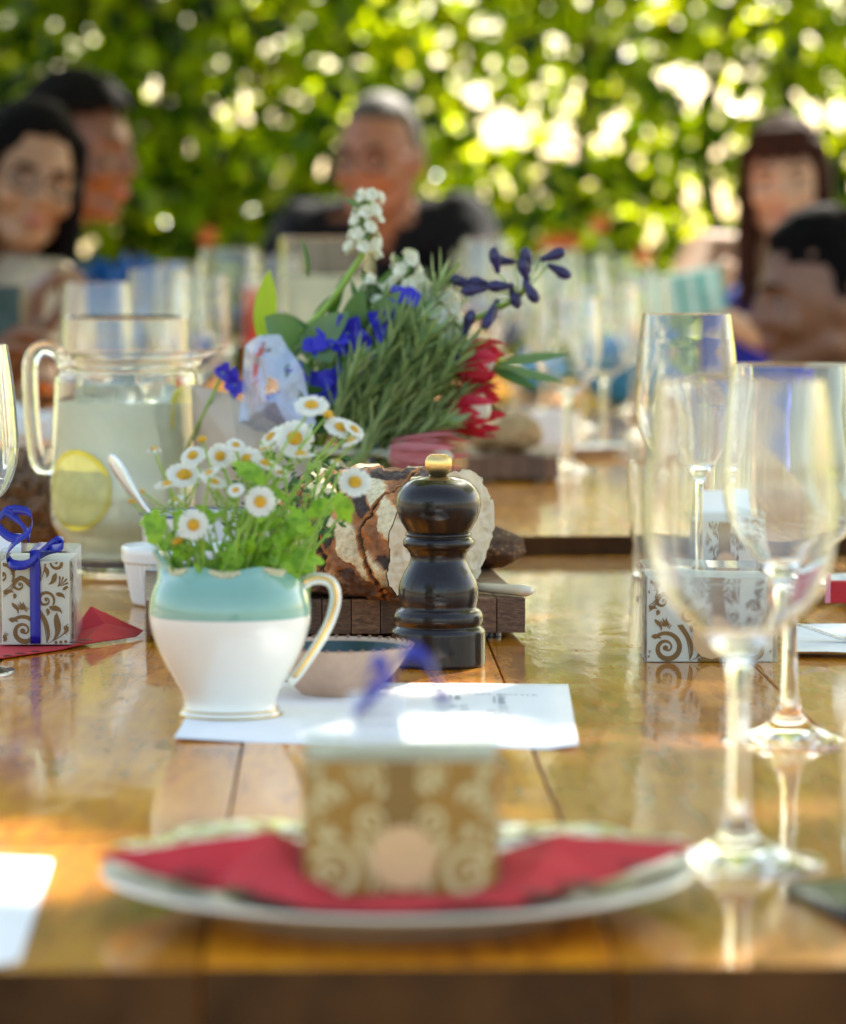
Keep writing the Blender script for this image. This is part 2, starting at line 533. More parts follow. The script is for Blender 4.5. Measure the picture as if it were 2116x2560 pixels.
def lemonade_mat():
    m = Mat('cloudy_lemonade')
    p = m.n('ShaderNodeBsdfPrincipled')
    p.inputs['Base Color'].default_value = (0.86, 0.90, 0.74, 1)
    p.inputs['Roughness'].default_value = 0.25
    p.inputs['IOR'].default_value = 1.33
    p.inputs['Transmission Weight'].default_value = 1.0
    tr = m.n('ShaderNodeBsdfTranslucent'); tr.inputs[0].default_value = (0.97, 0.97, 0.72, 1)
    df = m.n('ShaderNodeBsdfDiffuse'); df.inputs[0].default_value = (0.97, 0.96, 0.76, 1)
    a = m.n('ShaderNodeMixShader'); a.inputs[0].default_value = 0.7
    m.l(tr.outputs[0], a.inputs[1]); m.l(df.outputs[0], a.inputs[2])
    x = m.n('ShaderNodeMixShader')
    nz = m.noise(m.coord('Object'), 22, 4)
    m.l(m.ramp(nz.outputs[0], [(0.3, (0.68, 0.68, 0.68)), (0.7, (0.92, 0.92, 0.92))]), x.inputs[0])
    m.l(p.outputs[0], x.inputs[1]); m.l(a.outputs[0], x.inputs[2])
    m.l(x.outputs[0], m.out.inputs[0])
    return m.m
M['lemonade'] = lemonade_mat()
M['ice'] = glassmat('frosty_ice', (0.95, 0.98, 1, 1), 0.35, 1.31)

def cello_mat():
    m = Mat('cellophane')
    b = m.bsdf(Roughness=0.06, IOR=1.45)
    b.inputs['Base Color'].default_value = (0.8, 0.85, 0.95, 1)
    b.inputs['Coat Weight'].default_value = 1.0
    tr = m.n('ShaderNodeBsdfTransparent'); tr.inputs[0].default_value = (0.93, 0.95, 0.98, 1)
    x = m.n('ShaderNodeMixShader')
    fr = m.n('ShaderNodeFresnel'); fr.inputs[0].default_value = 1.6
    m.bump(m.noise(m.coord('Object'), 35, 4, 0.6, 1.0).outputs[0], 1.0, 0.01, b)
    m.l(m.math('ADD', m.math('MULTIPLY', fr.outputs[0], 0.8), 0.02), x.inputs[0])
    m.l(tr.outputs[0], x.inputs[1]); m.l(b.outputs[0], x.inputs[2])
    m.l(x.outputs[0], m.out.inputs[0])
    return m.m
M['cello'] = cello_mat()
def acetate_mat():
    m = Mat('clear_acetate')
    b = m.bsdf(Roughness=0.05)
    b.inputs['Base Color'].default_value = (0.85, 0.9, 0.9, 1)
    tr = m.n('ShaderNodeBsdfTransparent'); tr.inputs[0].default_value = (0.95, 0.97, 0.96, 1)
    x = m.n('ShaderNodeMixShader')
    fr = m.n('ShaderNodeFresnel'); fr.inputs[0].default_value = 1.5
    m.l(m.math('ADD', m.math('MULTIPLY', fr.outputs[0], 0.8), 0.0), x.inputs[0])
    m.l(tr.outputs[0], x.inputs[1]); m.l(b.outputs[0], x.inputs[2])
    m.l(x.outputs[0], m.out.inputs[0])
    return m.m
M['acetate'] = acetate_mat()

def skin_mat(name, c):
    m = Mat(name)
    b = m.bsdf(Roughness=0.45, Subsurface_Weight=0.12, Subsurface_Scale=0.01)
    nz = m.noise(m.coord('Object'), 30, 5)
    d = tuple(x * 0.82 for x in c) + (1,); l_ = tuple(min(1, x * 1.15) for x in c) + (1,)
    m.l(m.ramp(nz.outputs[0], [(0.3, d), (0.7, l_)]), b.inputs['Base Color'])
    m.bump(m.noise(m.coord('Object'), 260, 3).outputs[0], 0.2, 0.001, b)
    return m.m
M['skin_a'] = skin_mat('skin_olive', (0.34, 0.17, 0.085))
M['skin_b'] = skin_mat('skin_brown', (0.20, 0.085, 0.042))
M['skin_e'] = skin_mat('skin_deep', (0.13, 0.05, 0.022))
M['skin_c'] = skin_mat('skin_tan', (0.27, 0.12, 0.065))
M['skin_d'] = skin_mat('skin_fair', (0.48, 0.26, 0.16))
M['lips'] = simple('lips', (0.36, 0.10, 0.09), 0.4, 0.1)
M['hair_black'] = simple('black_hair', (0.005, 0.004, 0.004), 0.8, 0.4, 120, 0.8, 300, Specular_IOR_Level=0.05)
M['hair_brown'] = simple('brown_hair', (0.035, 0.013, 0.008), 0.75, 0.4, 120, 0.8, 300, Specular_IOR_Level=0.06)
M['hair_grey'] = simple('cropped_dark_hair', (0.045, 0.035, 0.03), 0.7, 0.4, 200, 0.8, 500)
M['eye_white'] = simple('eye_white', (0.16, 0.13, 0.115), 0.3, 0.03)
M['iris'] = simple('iris', (0.02, 0.012, 0.008), 0.1, 0.2)
M['shirt_black'] = simple('black_shirt', (0.008, 0.009, 0.013), 0.85, 0.3, 60, 0.5, 400, Specular_IOR_Level=0.1)
M['top_beige'] = simple('beige_knit', (0.40, 0.32, 0.22), 0.8, 0.15, 60, 0.5, 400)
M['dress_blue'] = simple('cobalt_dress', (0.012, 0.025, 0.42), 0.6, 0.2, 40, 0.4, 300)
M['shirt_pale'] = simple('pale_green_shirt', (0.50, 0.55, 0.46), 0.75, 0.1, 40, 0.4, 300)
M['trousers'] = simple('dark_trousers', (0.03, 0.035, 0.05), 0.8, 0.2, 40)

# ---------------------------------------------------------------- ground
def ground_mat():
    m = Mat('pale_gravel_and_dry_grass')
    b = m.bsdf(Roughness=0.9)
    v = m.coord('Object')
    a = m.noise(v, 0.6, 6); c = m.noise(v, 18, 6)
    f = m.math('ADD', m.math('MULTIPLY', a.outputs[0], 0.6), m.math('MULTIPLY', c.outputs[0], 0.4))
    m.l(m.ramp(f, [(0.35, (0.10, 0.10, 0.055)), (0.5, (0.26, 0.22, 0.15)), (0.65, (0.38, 0.33, 0.25))]), b.inputs['Base Color'])
    m.bump(c.outputs[0], 0.6, 0.02, b)
    return m.m
gm = ground_mat()
g = MB()
R = 400.0
g.add([(-R, -R, 0), (R, -R, 0), (R, R, 0), (-R, R, 0)], [(0, 1, 2, 3)])
go = g.build('ground', gm, smooth=False); tag(go, 'pale gravel ground under and behind the table', kind='structure')

# ---------------------------------------------------------------- foliage wall
rng = np.random.default_rng(7)
def leaf_cloud(n, pts, size, flat=0.0):
    """numpy leaves: 6 vertices, 4 triangles each (folded along the midrib)"""
    c = pts
    L = size * (0.7 + 0.6 * rng.random(n))
    Wd = L * (0.45 + 0.15 * rng.random(n))
    d = rng.normal(size=(n, 3)); d[:, 2] -= 0.5
    d /= np.linalg.norm(d, axis=1)[:, None]
    a = rng.normal(size=(n, 3))
    if flat: a[:, 2] += flat * 3
    nn = a - d * np.sum(a * d, 1)[:, None]
    nn /= np.linalg.norm(nn, axis=1)[:, None]
    s = np.cross(d, nn)
    base = c - d * (L / 2)[:, None]
    tipp = c + d * (L / 2)[:, None]
    m1 = c - d * (L * 0.12)[:, None]
    m2 = c + d * (L * 0.22)[:, None]
    up = nn * (Wd * 0.16)[:, None]
    V = np.stack([base, m1 - s * (Wd / 2)[:, None] + up, m1 + s * (Wd / 2)[:, None] + up,
                  m2 - s * (Wd * 0.36)[:, None] + up, m2 + s * (Wd * 0.36)[:, None] + up, tipp, c], 1)
    V = V.reshape(-1, 3)
    tri = np.array([[0, 6, 1], [0, 2, 6], [1, 6, 3], [2, 4, 6], [3, 6, 5], [6, 4, 5]])
    Fc = (tri[None] + (np.arange(n) * 7)[:, None, None]).reshape(-1, 3)
    return V, Fc
def np_mesh(name, V, Fc, mat, parent=None, kind=None):
    me = bpy.data.meshes.new(name)
    me.vertices.add(len(V)); me.vertices.foreach_set('co', V.astype(np.float32).ravel())
    me.loops.add(Fc.size); me.loops.foreach_set('vertex_index', Fc.astype(np.int32).ravel())
    me.polygons.add(len(Fc)); me.polygons.foreach_set('loop_start', np.arange(0, Fc.size, 3, dtype=np.int32))
    me.polygons.foreach_set('loop_total', np.full(len(Fc), 3, dtype=np.int32))
    me.materials.append(mat)
    me.update(calc_edges=True)
    o = bpy.data.objects.new(name, me)
    link(o, parent)
    if kind: o['kind'] = kind
    return o
HM = hedgemat()
def hpx(x, z, Y):
    """photo pixel of a world point"""
    return CX + x / Y * F, HOR + (T + EYE - z) / Y * F
# openings in the foliage: (px, py, radius px, strength)
HOLES = [(385, 235, 42), (400, 290, 30), (430, 250, 26), (600, 285, 48), (585, 320, 34), (1195, 240, 52), (1250, 310, 50), (1290, 330, 44),
         (1240, 360, 40), (1100, 150, 30), (1225, 165, 26), (1340, 235, 28), (1720, 225, 60), (1780, 235, 44), (1870, 265, 44),
         (2030, 285, 52), (2090, 300, 50), (1665, 340, 34), (1560, 300, 28), (1785, 380, 30), (830, 165, 28), (815, 290, 26),
         (800, 235, 24), (1450, 10, 26), (1560, 130, 30), (1275, 480, 28), (1350, 590, 30), (1450, 380, 30), (1500, 350, 28), (1400, 300, 24),
         (1040, 210, 20), (1650, 190, 30), (1450, 210, 26), (1600, 410, 24), (1300, 120, 26), (720, 95, 22), (560, 180, 16), (1850, 130, 20), (480, 390, 16), (420, 530, 14)]
def dens(P):
    """keep mask for leaves"""
    px = CX + P[:, 0] / P[:, 1] * F
    py = HOR + (T + EYE - P[:, 2]) / P[:, 1] * F
    keep = np.ones(len(P), bool)
    for hx, hy, hr in HOLES:
        q = (px - hx) ** 2 + (py - hy) ** 2
        keep &= ~((q < (hr * 0.72) ** 2) & (rng.random(len(P)) < 0.985))
    keep &= ~((P[:, 0] > -0.25) & (P[:, 2] > 0.9) & (rng.random(len(P)) < 0.22))
    return keep
def hedge():
    h = thing('hedge', 'tall sunlit leafy hedge filling the whole background', 'hedge', (0, 0, 0))
    n = 84000
    P = np.empty((n, 3))
    P[:, 0] = rng.uniform(-3.6, 3.6, n); P[:, 1] = rng.uniform(10.0, 10.75, n); P[:, 2] = rng.uniform(-0.0, 3.0, n)
    k = 1100
    cc = np.empty((k, 3)); cc[:, 0] = rng.uniform(-3.6, 3.6, k); cc[:, 1] = rng.uniform(10.0, 10.75, k); cc[:, 2] = rng.uniform(0, 3.0, k)
    idx = rng.integers(0, k, n)
    P2 = cc[idx] + rng.normal(size=(n, 3)) * np.array([0.15, 0.15, 0.12])
    use = rng.random(n) < 0.36
    P[use] = P2[use]
    P = P[dens(P)]
    V, Fc = leaf_cloud(len(P), P, 0.085)
    np_mesh('foliage', V, Fc, HM, h, 'stuff')
    # sides, coarser leaves
    n = 12000
    P = np.empty((n, 3))
    P[:, 0] = rng.uniform(-9, 9, n); P[:, 1] = rng.uniform(10.2, 11.6, n); P[:, 2] = rng.uniform(0, 4.0, n)
    P = P[(np.abs(P[:, 0]) > 3.3)]
    V, Fc = leaf_cloud(len(P), P, 0.16)
    np_mesh('outer_foliage', V, Fc, HM, h, 'stuff')
    st = MB()
    for i in range(46):
        x = random.uniform(-4, 4); y = random.uniform(10.2, 10.9)
        pts = [Vector((x, y, 0))]
        for j in range(6):
            pts.append(pts[-1] + Vector((random.uniform(-.28, .28), random.uniform(-.1, .1), random.uniform(.45, .7))))
        st.tube(pts, [0.03 * (1 - j / 8) for j in range(7)], 6)
    st.build('stems', M['bark'], h, kind='stuff')
    # a few orange blooms low in the hedge
    fm = simple('orange_bloom', (0.75, 0.13, 0.02), 0.5, 0.2)
    for (px, py, r) in [(1385, 625, 0.035), (1420, 615, 0.028), (1500, 560, 0.02), (520, 590, 0.02), (1610, 640, 0.02)]:
        b = MB(); c = at(px, py, 9.9)
        for k in range(7):
            a = k * 0.9
            b.add(*blade_vf(c, (math.cos(a), -0.4, math.sin(a)), r * 1.5, r, (0, -1, 0), 0.4, 3))
        b.build('bloom', fm, h)
random.seed(4)
hedge()
def shade_canopy():  # unseen overhead leaves, added to block the sun from the table
    t = thing('added_tree', 'leafy cover added out of view to keep sun off the table', 'added_tree', (-2.6, 5.0, 0))
    n = 11500
    P = np.empty((n, 3))
    P[:, 0] = rng.uniform(-1.8, 5.2, n); P[:, 1] = rng.uniform(3.1, 9.3, n); P[:, 2] = rng.uniform(3.3, 5.0, n)
    # bumpy density
    f = np.array([noise.noise(Vector((p[0] * 1.1, p[1] * 1.1, p[2]))) for p in P])
    P = P[f > -0.50]
    # holes cut towards the sun so it can reach the far guests' shoulders
    for q in (Vector((0.10, 7.33, 1.12)), Vector((0.26, 7.33, 1.09)), Vector((0.60, 7.15, 1.06))):
        rel = P - np.array(q)
        d = np.array(to_sun)
        off = rel - (rel @ d)[:, None] * d[None]
        P = P[np.linalg.norm(off, axis=1) > 0.20]
    P = P[(P[:, 1] < 8.5) | (rng.random(len(P)) < 0.45)]
    P[:, 0] -= -2.6; P[:, 1] -= 5.0
    V, Fc = leaf_cloud(len(P), P, 0.24, 0.8)
    np_mesh('crown', V, Fc, HM, t, 'stuff')
    b = MB()
    b.tube([(0, 0, 0), (0.05, 0.05, 1.2), (-.05, 0, 2.4), (0.5, 0.1, 3.6)], [0.17, 0.14, 0.12, 0.1], 12)
    b.build('trunk', M['bark'], t)
    for (x, y) in [(3, 2), (3.4, -1), (5, 0.5), (2.5, 3.6)]:
        b = MB(); b.tube([(0.3, 0.05, 3.2), (x * .5, y * .5, 3.9), (x, y, 4.4)], [0.08, 0.05, 0.02], 8)
        b.build('limb', M['bark'], t)
shade_canopy()

# ---------------------------------------------------------------- tables
AX = math.atan((CX - 834) / F)         # table axis turned a little to the left
def table(name, label, y0, y1, xs, joints, ztop, thick, mat):
    o = tab(0, 2437)
    root = thing(name, label, 'table', (-0.073 - math.tan(AX) * (y0 - 1.165), y0, 0), AX)
    L = y1 - y0
    for i in range(len(xs) - 1):
        cuts = [0.0] + [j for j in joints[i % len(joints)] if j < L - 0.1] + [L]
        for a, b in zip(cuts[:-1], cuts[1:]):
            dz = random.uniform(-0.0005, 0.0005)
            me = MB(); w2 = (xs[i + 1] - xs[i]) / 2; l2 = (b - a) / 2
            g = 0.00045
            me.box(-w2 + g, w2 - g, -l2 + g, l2 - g, -thick, 0, 0.0012)
            p = me.build('plank', mat, root, smooth=False)
            p.data.materials.append(M['shaded_end'])
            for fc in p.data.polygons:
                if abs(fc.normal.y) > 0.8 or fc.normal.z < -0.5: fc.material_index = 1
            p.location = ((xs[i] + xs[i + 1]) / 2, (a + b) / 2, ztop + dz)
    fr = MB()
    x0, x1 = xs[0] + 0.03, xs[-1] - 0.03
    fr.box(x0, x1, 0.04, L - 0.04, ztop - thick - 0.07, ztop - thick - 0.002, 0.003)
    fr.build('apron', M['dark_wood'], root, smooth=False)
    for x in (x0 + 0.06, x1 - 0.06):
        for y in (0.12, L - 0.12):
            lg = MB(); lg.box(-.035, .035, -.035, .035, 0, ztop - thick - 0.07, 0.004)
            q = lg.build('leg', M['dark_wood'], root, smooth=False); q.location = (x, y, 0)
    return root
random.seed(12)
XS = [-0.442, -0.298, -0.150, 0.0, 0.138, 0.285, 0.430, 0.560]
near = table('dining_table', 'near varnished plank table carrying the jug and pepper mill', 1.165, 2.838, XS,
             [[0.9], [0.247], [0.270, 1.22], [1.1], [0.62], [1.3], [0.5]], T, 0.045, M['tabletop'])
far = table('dining_table', 'farther, slightly higher plank table reaching the seated guests', 2.842, 7.05, XS,
            [[1.2, 2.6], [0.8, 2.2, 3.3], [1.5, 2.9], [0.6, 2.0, 3.4], [1.7, 3.0], [1.0, 2.5], [1.9]], T + 0.0145, 0.04, M['tabletop'])
H2 = 0.0145
# ---------------------------------------------------------------- profile helper
def prof(pts, cx_half_px, base_y, Y):
    """[(half width px, row px)] read at distance Y -> [(r, z)] in metres, z = 0 at base_y"""
    k = kk(Y)
    return [(hw * k * cx_half_px, (base_y - y) * k) for hw, y in pts]
def smooth_prof(p, n=40):
    return [(max(0.0, float(a[0])), float(a[1])) for a in curve_pts(p, n)]

# ---------------------------------------------------------------- pepper mill
def pepper_mill():
    P = tab(1096.5, 1664)
    k = kk(P.y)
    t = thing('pepper_mill', 'dark lacquered wooden pepper mill with ribbed brass knob', 'pepper mill', P)
    Z = lambda y: (1664 - y) * k
    b = MB()
    body = [(0, 1664), (114, 1664), (117.5, 1662), (118.5, 1655), (118.5, 1580), (117, 1572), (112, 1566), (107, 1563), (106.5, 1561),
            (110, 1557), (113, 1549), (113, 1538), (110, 1528), (104, 1521), (97, 1518), (95.5, 1515), (97, 1508), (99.5, 1498),
            (100.5, 1484), (100, 1468), (97, 1453), (91, 1438), (83, 1423), (75, 1409), (71, 1399), (70, 1390), (72, 1380),
            (76.5, 1374), (78, 1371), (78.5, 1369), (84, 1366), (88.5, 1361), (90, 1354), (89, 1347), (85, 1342), (80, 1339.5), (79.5, 1338),
            (82, 1336), (83.5, 1333), (82, 1330), (79, 1328.5), (0, 1328.5)]
    b.lathe([(h * k, Z(y)) for h, y in body], 72)
    b.build('body', M['mill'], t)
    b = MB()
    head = [(0, 1326.5), (78.5, 1326.5), (80, 1325), (83, 1319), (91, 1306), (98, 1293), (103, 1280), (106, 1266), (106.8, 1254), (105, 1240),
            (100.5, 1226), (92, 1213), (79, 1202), (62, 1194), (42, 1189), (26, 1187.5), (0, 1187)]
    b.lathe([(h * k, Z(y)) for h, y in head], 72)
    b.build('head', M['mill'], t)
    b = MB()
    kp = [(0, 1188), (20, 1188), (21, 1185), (24, 1181), (29, 1174), (32.5, 1166), (33.8, 1158), (33.2, 1149), (31, 1142), (27, 1137), (23.5, 1135)]
    nfl = 34
    def rf(r, z, a):
        s = 0.5 + 0.5 * math.cos(a * nfl)
        return r * (1 - 0.045 * (1 - s) ** 2.5), z
    b.lathe([(h * k, Z(y)) for h, y in kp], nfl * 6, rf=rf)
    b.lathe([(23.5 * k, Z(1135)), (21.5 * k, Z(1133)), (18 * k, Z(1134)), (15 * k, Z(1134.8)), (0, Z(1134.8))], nfl * 3)
    b.build('knob', M['brass'], t)
pepper_mill()

# ---------------------------------------------------------------- jug
def jug():
    P = tab(577, 1788)
    k = kk(P.y)
    t = thing('milk_jug', 'small teal and cream china milk jug with gold trim holding daisies', 'jug', P)
    Z = lambda y: (1788 - y) * k
    outer = [(124, 1788), (128, 1786), (128, 1781), (124, 1776), (119.5, 1768), (117, 1757), (117, 1746), (122, 1730), (134, 1708), (150, 1680),
             (166, 1652), (181, 1620), (192, 1590), (200, 1560), (204, 1530), (203, 1505), (198, 1480), (189, 1457), (176, 1437), (163, 1424), (156, 1416), (154, 1409)]
    sm = smooth_prof([(h * k, Z(y)) for h, y in outer[3:]], 46)
    pts = [(h * k, Z(y)) for h, y in outer[:3]] + sm
    ztop = pts[-1][1]
    th = 0.0022
    inner = [(r - th, z) for r, z in reversed(pts[12:])]
    zsh = Z(1450)
    def rf(r, z, a):
        u = max(0.0, (z - zsh) / (ztop - zsh))
        d = math.atan2(math.sin(a - PI), math.cos(a - PI))
        s = math.exp(-(d / 0.30) ** 2)
        wv = 0.0011 * math.cos(a * 6) * u ** 2
        r2 = r + s * u ** 1.7 * 44 * k
        return r2, z + s * u ** 2.0 * 36 * k + wv
    b = MB()
    b.lathe([(0, 0.0006), (110 * k, 0.0006)] + pts + inner + [(0, Z(1738))], 96, rf=rf)
    b.build('body', M['jug'], t)
    # gold lines on the foot and scrolled relief on the rim
    b = MB()
    for rr, zz in ((128.6, 1783.5), (120.6, 1770.5)):
        pr = [(rr * k + 0.00035 * math.cos(a), Z(zz) + 0.0006 * math.sin(a)) for a in np.linspace(0, 2 * PI, 7)]
        b.lathe(pr, 72)
    b.build('gold_line', M['gold'], t)
    b = MB()
    for i in range(7):                      # cream relief medallions hanging from the rim
        a0 = PI * 0.06 + i * 2 * PI / 7
        for j in range(9):
            aa = a0 + (j - 4) * 0.055
            dep = math.cos((j - 4) / 4.6 * PI / 2)
            for q in range(3):
                yy = 1412 + q * 6 * dep
                hw = 155 + q * 4.2 * dep
                rr, zz = rf(hw * k, Z(yy), aa)
                b.ball((rr * math.cos(aa), rr * math.sin(aa), zz), (0.0010, 0.0010, 0.0009), 6)
    b.build('rim_relief', simple('cream_gold_relief', (0.62, 0.56, 0.34), 0.35, 0.3, 400), t)
    # handle
    cp = [(168, 1484, 15), (178, 1462, 15), (198, 1447, 14), (226, 1443, 13), (252, 1452, 13), (264, 1478, 13), (262, 1512, 13),
          (248, 1556, 12), (224, 1602, 12), (194, 1648, 11.5), (168, 1684, 12), (146, 1706, 13)]
    c = curve_pts(cp, 40)
    pts = [(q[0] * k, 0.0, Z(q[1])) for q in c]
    b = MB()
    b.tube(pts, [(10 * k, q[2] * k * 1.12) for q in c], 14)
    h = b.build('handle', simple('handle_china', (0.74, 0.75, 0.66), 0.1, 0.03, 20, Coat_Weight=0.6), t)
    b = MB()
    b.tube([(q[0] * k + 0.0002, -q[2] * k * 0.86, Z(q[1]) + 0.0008) for q in c[4:38]], [(0.0007, 0.0011)] * 34, 6)
    b.build('gold_line', M['gold'], h)
    return P, k
JP, JK = jug()

# ---------------------------------------------------------------- small bowl
def small_bowl():
    P = tab(845, 1734)
    k = kk(P.y)
    t = thing('bowl', 'small stoneware dish with rust beads round its rim and dark glaze inside', 'bowl', P)
    Z = lambda y: (1734 - y) * k
    out = [(0, 1733), (88, 1734), (93, 1731), (112, 1712), (135, 1688), (157, 1662), (176, 1636), (187, 1616), (190, 1609)]
    inn = [(186, 1609), (180, 1620), (160, 1652), (134, 1684), (108, 1706), (80, 1718), (0, 1721)]
    b = MB(); b.lathe([(h * k, Z(y)) for h, y in out + inn[:2]], 64); b.build('body', M['stoneware'], t)
    b = MB(); b.lathe([((h - 1.2) * k, Z(y) + 0.0003) for h, y in inn[1:]], 64); b.build('glaze', M['dark_glaze'], t)
    m = None
    n = 40
    for i in range(n):
        a = 2 * PI * i / n + 0.04
        if m is None:
            q = MB(); q.ball((0, 0, 0), (5.2 * k, 5.2 * k, 3.6 * k), 10)
            o = q.build('bead', M['bead'], t); m = o.data
        else:
            o = bpy.data.objects.new('bead', m); link(o, t)
        o.location = (188 * k * math.cos(a), 188 * k * math.sin(a), Z(1608))
small_bowl()

# ---------------------------------------------------------------- menu sheet
def sheet(corners, mat, name, parent, lift=None, n=(14, 18), z0=0.0004, thick=0.0003):
    """bilinear sheet over four table points FL, FR, BR, BL"""
    A, B, C, D = corners
    v = []; f = []
    nx, ny = n
    for j in range(ny + 1):
        for i in range(nx + 1):
            s, q = i / nx, j / ny
            p = (A * (1 - s) + B * s) * (1 - q) + (D * (1 - s) + C * s) * q
            z = z0 + (lift(s, q) if lift else 0)
            v.append(Vector((p.x, p.y, p.z + z)))
    for j in range(ny):
        for i in range(nx):
            a = j * (nx + 1) + i
            f.append((a, a + 1, a + nx + 2, a + nx + 1))
    m = len(v)
    v += [p - Vector((0, 0, thick)) for p in v]
    f += [tuple(q + m for q in reversed(x)) for x in f]
    edge = [i for i in range(nx + 1)] + [(j * (nx + 1) + nx) for j in range(1, ny + 1)] + \
           [ny * (nx + 1) + i for i in range(nx - 1, -1, -1)] + [j * (nx + 1) for j in range(ny - 1, 0, -1)]
    for i in range(len(edge)):
        a, b2 = edge[i], edge[(i + 1) % len(edge)]
        f.append((b2, a, a + m, b2 + m))
    return mesh_obj(name, v, f, mat, parent)
def menu():
    FL, FR, BR = tab(436, 1853), tab(1447, 1877), tab(1421, 1712)
    BL = tab(508, 1706)
    t = thing('menu', 'white printed menu sheet lying under the jug and stoneware dish', 'menu', FL)
    c = [p - FL for p in (FL, FR, BR, BL)]
    lift = lambda s, q: 0.003 * max(0, (s - 0.9) / 0.1) ** 2 * (1 - q) * 0.8 + 0.0015 * max(0, 0.2 - s) / 0.2 * max(0, (0.25 - q) / .25)
    sheet(c, M['paper'], 'sheet', t, lift)
    ux = (FR - FL); W = ux.length; ux.normalize()
    uy = (BL - FL); uy = uy - ux * uy.dot(ux); uy.normalize()
    H = ((BR - FL).dot(uy) + (BL - FL).dot(uy)) / 2
    def loc(px, py):
        return tab(px, py) - FL + Vector((0, 0, 0.0007))
    def text(s, px, py, size, mat, name='lettering', al='CENTER'):
        cu = bpy.data.curves.new('lettering', 'FONT')
        cu.body = s; cu.size = size; cu.align_x = al; cu.materials.append(mat)
        o = bpy.data.objects.new('tmp_text', cu); COL.objects.link(o)
        bpy.context.view_layer.update()
        me = bpy.data.meshes.new_from_object(o)
        bpy.data.objects.remove(o)
        o = bpy.data.objects.new(name, me); link(o, t)
        o.location = loc(px, py); o.rotation_euler = (0, 0, math.atan2(ux.y, ux.x))
    text('the table', 1010, 1727, 0.0115, M['ink'])
    text('GLASS', 1146, 1738, 0.0062, M['ink'], al='LEFT')
    text('BOTTLE', 1240, 1740, 0.0062, M['ink'], al='LEFT')
    b = MB()
    p = loc(1076, 1716)
    for a in (0.4, 1.2, 2.2): b.add(*blade_vf(p, (math.cos(a), math.sin(a), 0), 0.006, 0.003, (0, 0, 1), 0, 3, 0))
    b.build('leaf_emblem', M['ink'], t)
    # columns of small type: lines of little words
    random.seed(3)
    b = MB()
    def column(px0, px1, rows, gaps=0.35):
        for y in rows:
            p0, p1 = loc(px0, y), loc(px1, y)
            x = p0.x
            while x < p1.x:
                wl = random.uniform(0.0012, 0.006)
                if random.random() > gaps:
                    h = 0.0012
                    b.add([(x, p0.y - h, p0.z), (min(x + wl, p1.x), p0.y - h, p0.z), (min(x + wl, p1.x), p0.y + h, p0.z), (x, p0.y + h, p0.z)], [(0, 1, 2, 3)])
                x += wl + 0.0014
    column(1124, 1131, [1741 + 3.2 * i for i in range(4)], 0.1)
    column(1137, 1152, [1741 + 3.2 * i for i in range(4)], 0.1)
    column(1124, 1173, [1767, 1776], 0.2)
    column(1233, 1240, [1743 + 3.2 * i for i in range(7)], 0.1)
    column(1246, 1264, [1743 + 3.2 * i for i in range(7)], 0.1)
    column(1218, 1280, [1770, 1779], 0.2)
    column(1233, 1262, [1788 + 4.2 * i for i in range(16)], 0.25)
    column(1264, 1280, [1788 + 16.8 * i for i in range(4)], 0.2)
    b.build('small_type', M['inkfaint'], t, smooth=False)
menu()

# ---------------------------------------------------------------- cutting board of end-grain blocks
def block_mat():
    m = Mat('endgrain_walnut')
    b = m.bsdf(Roughness=0.45)
    oi = m.n('ShaderNodeObjectInfo')
    cmb = m.n('ShaderNodeCombineXYZ')
    m.l(m.math('MULTIPLY', oi.outputs['Random'], 9.0), cmb.inputs[0])
    v = m.coord('Object', (60, 60, 240), off=cmb.outputs[0])
    n1 = m.noise(v, 2.5, 6, 0.6, 0.6)
    col = m.ramp(n1.outputs[0], [(0.3, (0.035, 0.014, 0.007)), (0.5, (0.12, 0.055, 0.025)), (0.72, (0.24, 0.125, 0.06))])
    hs = m.n('ShaderNodeHueSaturation')
    m.l(m.math('ADD', m.math('MULTIPLY', oi.outputs['Random'], 0.9), 0.5), hs.inputs['Value'])
    m.l(col, hs.inputs['Color']); m.l(hs.outputs[0], b.inputs['Base Color'])
    m.bump(n1.outputs[0], 0.4, 0.0006, b)
    return m.m
M['block'] = block_mat()
def board(name, label, FLp, FRp, depth, thick, nx, ny, hbase=0.0, foot=0.004):
    A, B = tab(*FLp, hbase), tab(*FRp, hbase)
    W = (B - A).length
    t = thing(name, label, 'cutting board', A, math.atan2((B - A).y, (B - A).x))
    bw, bd = W / nx, depth / ny
    q = MB(); g = 0.00025
    q.box(-bw / 2 + g, bw / 2 - g, -bd / 2 + g, bd / 2 - g, foot, thick, 0.0006)
    me = None
    for i in range(nx):
        for j in range(ny):
            if me is None:
                o = q.build('block', M['block'], t, smooth=False); me = o.data
            else:
                o = bpy.data.objects.new('block', me); link(o, t)
            o.location = ((i + 0.5) * bw, (j + 0.5) * bd, 0)
    for x in (0.02, W - 0.02):
        for y in (0.02, depth - 0.02):
            s = MB(); s.lathe([(0, 0), (0.007, 0), (0.007, foot + 0.001), (0, foot + 0.001)], 12)
            s.build('foot', M['black_plastic'], t).location = (x, y, 0)
    return A, B, t
BA, BB, BT = board('cutting_board', 'thick end-grain block board under the bread behind the pepper mill', (366, 1606), (1315, 1598), 0.385, 0.0255, 13, 15)
BH = 0.0255

